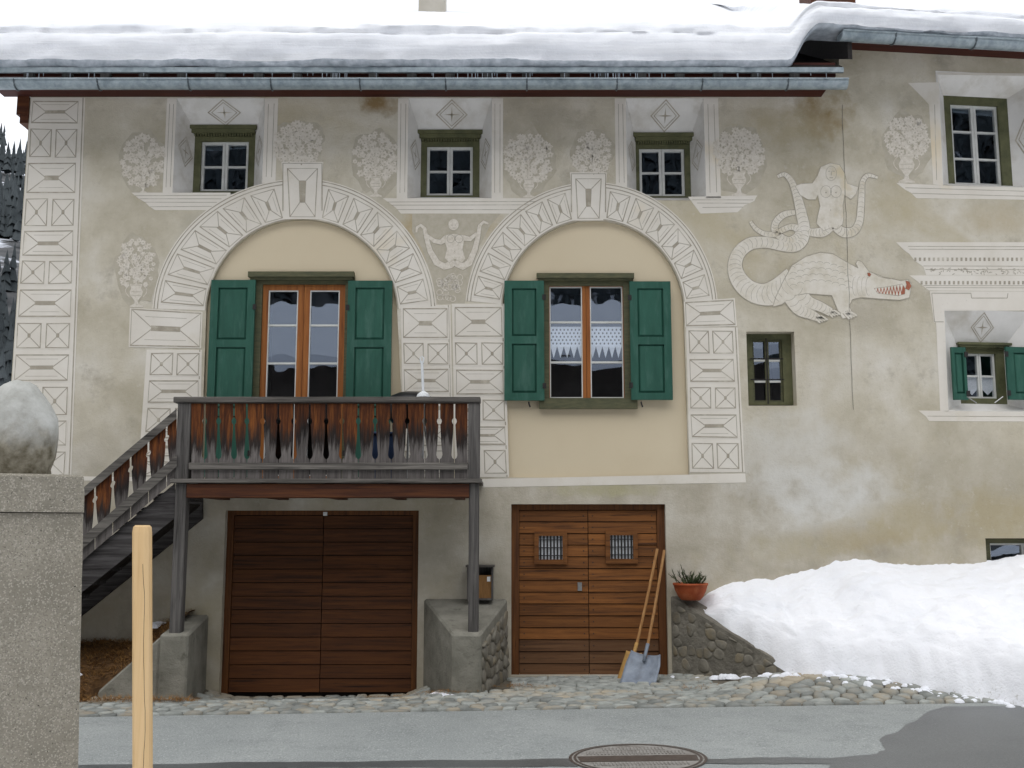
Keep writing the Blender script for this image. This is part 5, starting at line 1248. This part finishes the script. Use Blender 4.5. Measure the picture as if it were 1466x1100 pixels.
o = MB(); o.box(a.x - .0, a.x + .42, -.34, -.02, pc.z - .4, pc.z - .003); 
# shovels leaning on the door
def shovel(name, top, low, blade_mat, bw, bl, lean, label, scoop=.05, yaw=0.0, flip=1):
    top, low = Vector(top), Vector(low); s = empty(name, low); tag(s, label, 'shovel', 'snow shovels leaning on the plank door')
    d1 = (low - top).normalized(); n = 8
    mb = MB(); mb.tube([top, (top + low)/2 + Vector((.006, 0, 0)), low + d1*.04], .0155, 8); mb.build('handle', 'handle', s)
    side = Vector((cos(yaw), sin(yaw), 0)); side = (side - d1*side.dot(d1)).normalized(); nn = side.cross(d1).normalized()
    if nn.y > 0: nn = -nn
    dd = (d1 + nn*lean).normalized(); nn2 = side.cross(dd).normalized()
    if nn2.y > 0: nn2 = -nn2
    mb = MB(); U, V = 12, 10; vs = []
    for lay in (0, .006):
        for j in range(V + 1):
            for i in range(U + 1):
                u = i/U*2 - 1; v = j/V; wd = bw*(.86 + .14*min(1, v*3)) if v < .33 else bw
                h = -scoop*(1 - abs(u)**3)*(1 - .6*v) + scoop*.9*max(0, .25 - v)*2
                vs.append(low + side*u*wd/2 + dd*(v*bl) + nn2*(h + lay + (.008 if i % 4 == 2 and .15 < v < .9 else 0)))
    m = (U + 1)*(V + 1); fs = []
    for j in range(V):
        for i in range(U):
            k = j*(U + 1) + i; fs += [(k, k + 1, k + U + 2, k + U + 1), (m + k, m + k + U + 1, m + k + U + 2, m + k + 1)]
    rim = [i for i in range(U + 1)] + [j*(U + 1) + U for j in range(1, V + 1)] + [V*(U + 1) + i for i in range(U - 1, -1, -1)] + [j*(U + 1) for j in range(V - 1, 0, -1)]
    for q in range(len(rim)): a_, b_ = rim[q], rim[(q + 1) % len(rim)]; fs.append((a_, b_, m + b_, m + a_))
    mb.add(vs, fs); mb.build('blade', blade_mat, s, smooth=True)
    mb = MB(); mb.tube([low - d1*.10 + nn2*.002, low + dd*.10 + nn2*.004], [.02, .017], 8); mb.build('socket', blade_mat, s, smooth=True)
    return s
zg_ = gz(1.4, -.4)
t2, l2 = at(951, 788, -.05), at(925, 936, -.40); shovel('snow_shovel', t2, l2, 'alu', .36, .40, .35, 'grey metal snow shovel in front, its broad ribbed blade on the cobbles', .045, -.35)
t1, l1 = at(941, 786, -.07), at(909, 934, -.26); shovel('snow_shovel', t1, l1, 'yplastic', .26, .34, .12, 'snow shovel with tan blade tucked behind the grey one', .03, -.9)
# wooden letter box behind the right post
u0, u1, z0, z1 = FB.rect(672, 814, 706, 861); y_ = -.06
lb = at(688, 860, -.08); mbx = empty('letter_box', (lb.x, -.12, lb.z)); tag(mbx, 'grey wooden letter box with a tan flap on the wall behind the balcony post', 'letter box')
q0, q1 = at(669, 812, -.2), at(706, 859, -.2); y0, y1 = -.24, -.012; th = .018
mb = MB(); mb.box(q0.x, q0.x + th, y0, y1, q1.z, q0.z); mb.box(q1.x - th, q1.x, y0, y1, q1.z, q0.z); mb.box(q0.x + th, q1.x - th, y0, y1, q1.z, q1.z + th); mb.box(q0.x + th, q1.x - th, y1 - th, y1, q1.z + th, q0.z); mb.build('case', 'greyv', mbx)
mb = MB(); mb.box(q0.x - .015, q1.x + .015, y0 - .03, y1, q0.z, q0.z + .02); mb.build('lid', 'grey', mbx)
mb = MB(); mb.box(q0.x + th + .002, q1.x - th - .002, y0 + .02, y0 + .032, q1.z + th, q0.z - .085); mb.build('flap', 'box', mbx)
mb = MB(); mb.box(q1.x - .065, q1.x - .03, y0 + .015, y0 + .0195, q0.z - .15, q0.z - .10); mb.build('name_card', 'whitep', mbx)
# manhole cover
mc = Vector(road_pt(913, 1086)); R = .47
mh = empty('manhole_cover', mc); tag(mh, 'round ribbed manhole cover in the road with a damp band across it', 'manhole')
def disc(r0, r1, z, k=56): return [(mc.x + r*cos(2*pi*i/k), mc.y + r*sin(2*pi*i/k), gx(mc.x + r*cos(2*pi*i/k)) + z) for r in (r0, r1) for i in range(k)]
mb = MB(); k = 56; mb.add(disc(R, R - .02, .006), [(i, (i + 1) % k, k + (i + 1) % k, k + i) for i in range(k)]); mb.add(disc(R - .032, R - .05, .008), [(i, (i + 1) % k, k + (i + 1) % k, k + i) for i in range(k)]); mb.build('frame_ring', 'manwet', mh, recalc=False)
mb = MB(); mb.add(disc(R - .02, .001, .005), [(i, (i + 1) % k, k + (i + 1) % k, k + i) for i in range(k)]); mb.build('cover_plate', 'manhole', mh, recalc=False)
def chord(mb, y0, y1, z, mi=0):
    r = R - .055; n = 24; vs = []
    for y in (y0, y1):
        w = sqrt(max(.0001, r*r - y*y)); vs += [(mc.x - w + 2*w*i/n, mc.y + y + .006*nz(i*.7, y*9), gx(mc.x - w + 2*w*i/n) + z) for i in range(n + 1)]
    mb.add(vs, [(i, i + 1, n + 2 + i, n + 1 + i) for i in range(n)], mi)
mb = MB(); chord(mb, -.12, .06, .0075); mb.build('damp_band', 'manwet', mh, recalc=False)
for y0, y1 in ((.10, .20), (.23, .33), (-.24, -.15), (-.36, -.27)):
    for i in range(30):
        x = -.36 + .72*i/29
        if x*x + max(abs(y0), abs(y1))**2 > (R - .07)**2: continue
        mb = MB(); mb.box(-.004, .004, y0, y1, .004, .011)
        o = mb.build('rib', 'manhole', mh); o.location = (x, 0, gx(mc.x + x) - mc.z)
# pier with stone finial, left foreground
DP = 4.5; YP = CAM.y + DP
def atd(x, y): return at(x, y, YP)
pr = empty('gate_pier', (atd(119, 740).x, YP, 0)); tag(pr, 'granular concrete gate pier with a stone finial in the left foreground', 'pier')
xr0, xr1 = atd(119, 740).x, atd(111, 1100).x; xc_ = atd(122, 700).x; zc0, zc1 = atd(60, 734).z, atd(60, 680).z; zb = gx(-2) - .1; wd = .56
xb = xr1 + (xr1 - xr0)*(atd(60, 1100).z - zb)/max(.01, zc0 - atd(60, 1100).z)
def pierbox(x1b, x1t, z0, z1, name, gro=0.0, mat='pier', yy=0.0):
    mb = MB(); nzs = 40; nx = 14
    ring = lambda z, x1: [(x1 - wd*i/nx, YP - yy) for i in range(nx)] + [(x1 - wd, YP - yy + (wd + 2*yy)*i/nx) for i in range(nx)] + [(x1 - wd + wd*i/nx, YP + wd + yy) for i in range(nx)] + [(x1, YP + wd + yy - (wd + 2*yy)*i/nx) for i in range(nx)]
    k = 4*nx; vs = []
    for q in range(nzs + 1):
        t = q/nzs; z = z0 + (z1 - z0)*t; x1 = x1b + (x1t - x1b)*t
        edge = .012*sstep(.93, 1.0, t) if gro else .0
        cx, cy = x1 - wd/2, YP + wd/2
        for (x, y) in ring(z, x1):
            s_ = 1 - edge*4 + .006*fbm(x*9, z*9 + y*5, 3) + .005*fbm(x*30, z*30, y*30); vs.append((cx + (x - cx)*s_, cy + (y - cy)*s_, z))
    fs = [(q*k + i, q*k + (i + 1) % k, (q + 1)*k + (i + 1) % k, (q + 1)*k + i) for q in range(nzs) for i in range(k)] + [tuple(reversed(range(k))), tuple(nzs*k + i for i in range(k))]
    mb.add(vs, fs); return mb.build(name, mat, pr)
pierbox(xb, xr0, zb, zc0 - .004, 'shaft')
wd = .58
pierbox(xc_, xc_ - .008, zc0, zc1, 'cap', 1, 'pier', .015)
fc = Vector((xr0 - .285, YP + .28, zc1)); zt_ = at(14, 545, YP + .15).z - zc1
mb = MB(); rr_ = (at(79, 618, YP + .15).x - at(22, 618, YP + .15).x); prf = [(.0, 0), (.80, 0), (.84, .03), (.82, .08), (.92, .20), (.99, .31), (1.0, .40), (.97, .50), (.88, .62), (.74, .75), (.58, .86), (.40, .945), (.22, .985), (.0, 1.0)]
mb.lathe([(r*rr_, z*zt_) for r, z in prf], fc, 40)
mb.v = [(x + .016*fbm(x*7, y*7, z*7) + .004*fbm(x*30, y*30, z*30), y + .016*fbm(y*7, z*7, x*7), z + .010*fbm(x*8, z*6, y*8)*(z > zc1 + .03)) for x, y, z in mb.v]
mb.build('finial', 'lichen', pr, smooth=True)
mb = MB(); cpp = [(fc.x + rr_*(.52 + .03*fbm(i*.5, 2)) + .012*i*.3, 0, fc.z + zt_*(.80 - .035*i)) for i in range(8)]
pr.rotation_euler.z = radians(24)
# snow stake
YS = CAM.y + 4.4; tp = at(200, 752, YS); bt_ = at(200, 1100, YS); hw = 11.6/FPX*4.4; zb = gx(-2) - .1
xb = bt_.x + (bt_.x - tp.x)*(bt_.z - zb)/(tp.z - bt_.z)
mb = MB(); c8 = .012; sec = [(-hw, -hw + c8), (-hw, hw - c8), (-hw + c8, hw), (hw - c8, hw), (hw, hw - c8), (hw, -hw + c8), (hw - c8, -hw), (-hw + c8, -hw)]
lev = [(xb, zb, 1), (bt_.x, bt_.z, 1), (tp.x, tp.z - .03, 1), (tp.x, tp.z - .008, .93), (tp.x, tp.z, .72)]
mb.add([(x + s_[0]*k, YS + hw + s_[1]*k, z) for x, z, k in lev for s_ in sec], [(q*8 + i, q*8 + (i + 1) % 8, q*8 + 8 + (i + 1) % 8, q*8 + 8 + i) for q in range(4) for i in range(8)] + [tuple(32 + i for i in range(8)), tuple(reversed(range(8)))])
sk = mb.build('wooden_stake', 'stake', origin=(xb, YS + hw, zb)); tag(sk, 'pale peeled wooden stake standing in front of the stair', 'stake')
mb = MB(); mb.tube([(tp.x + (xb - tp.x)*(tp.z - z)/(tp.z - zb) + hw*.5 + .012*fbm(z*3, 1), YS - .0002, z) for z in frange(tp.z - .16, tp.z - 1.1, 24)], .0009, 5); mb.build('drying_crack', 'black', sk)
# ------------------------------------------------------------------ house across the lane (seen only as reflections in the panes)
op = empty('neighbour_house', (0, -25, 0)); tag(op, 'dark house with a snowy roof across the lane, mirrored in the window panes', 'house')
mb = MB(); mb.box(-12, 10, -33, -25, -.5, 7.4); mb.build('wall', 'oppwall', op)
mb = MB(); mb.hexa([(-13, -24.2, 7.2), (11, -24.2, 7.2), (11, -29, 9.8), (-13, -29, 9.8)], [(-13, -24.2, 7.6), (11, -24.2, 7.6), (11, -29, 10.3), (-13, -29, 10.3)]); mb.hexa([(-13, -29.01, 9.8), (11, -29.01, 9.8), (11, -34, 6.4), (-13, -34, 6.4)], [(-13, -29.01, 10.3), (11, -29.01, 10.3), (11, -34, 6.9), (-13, -34, 6.9)]); mb.build('roof', 'snow', op)
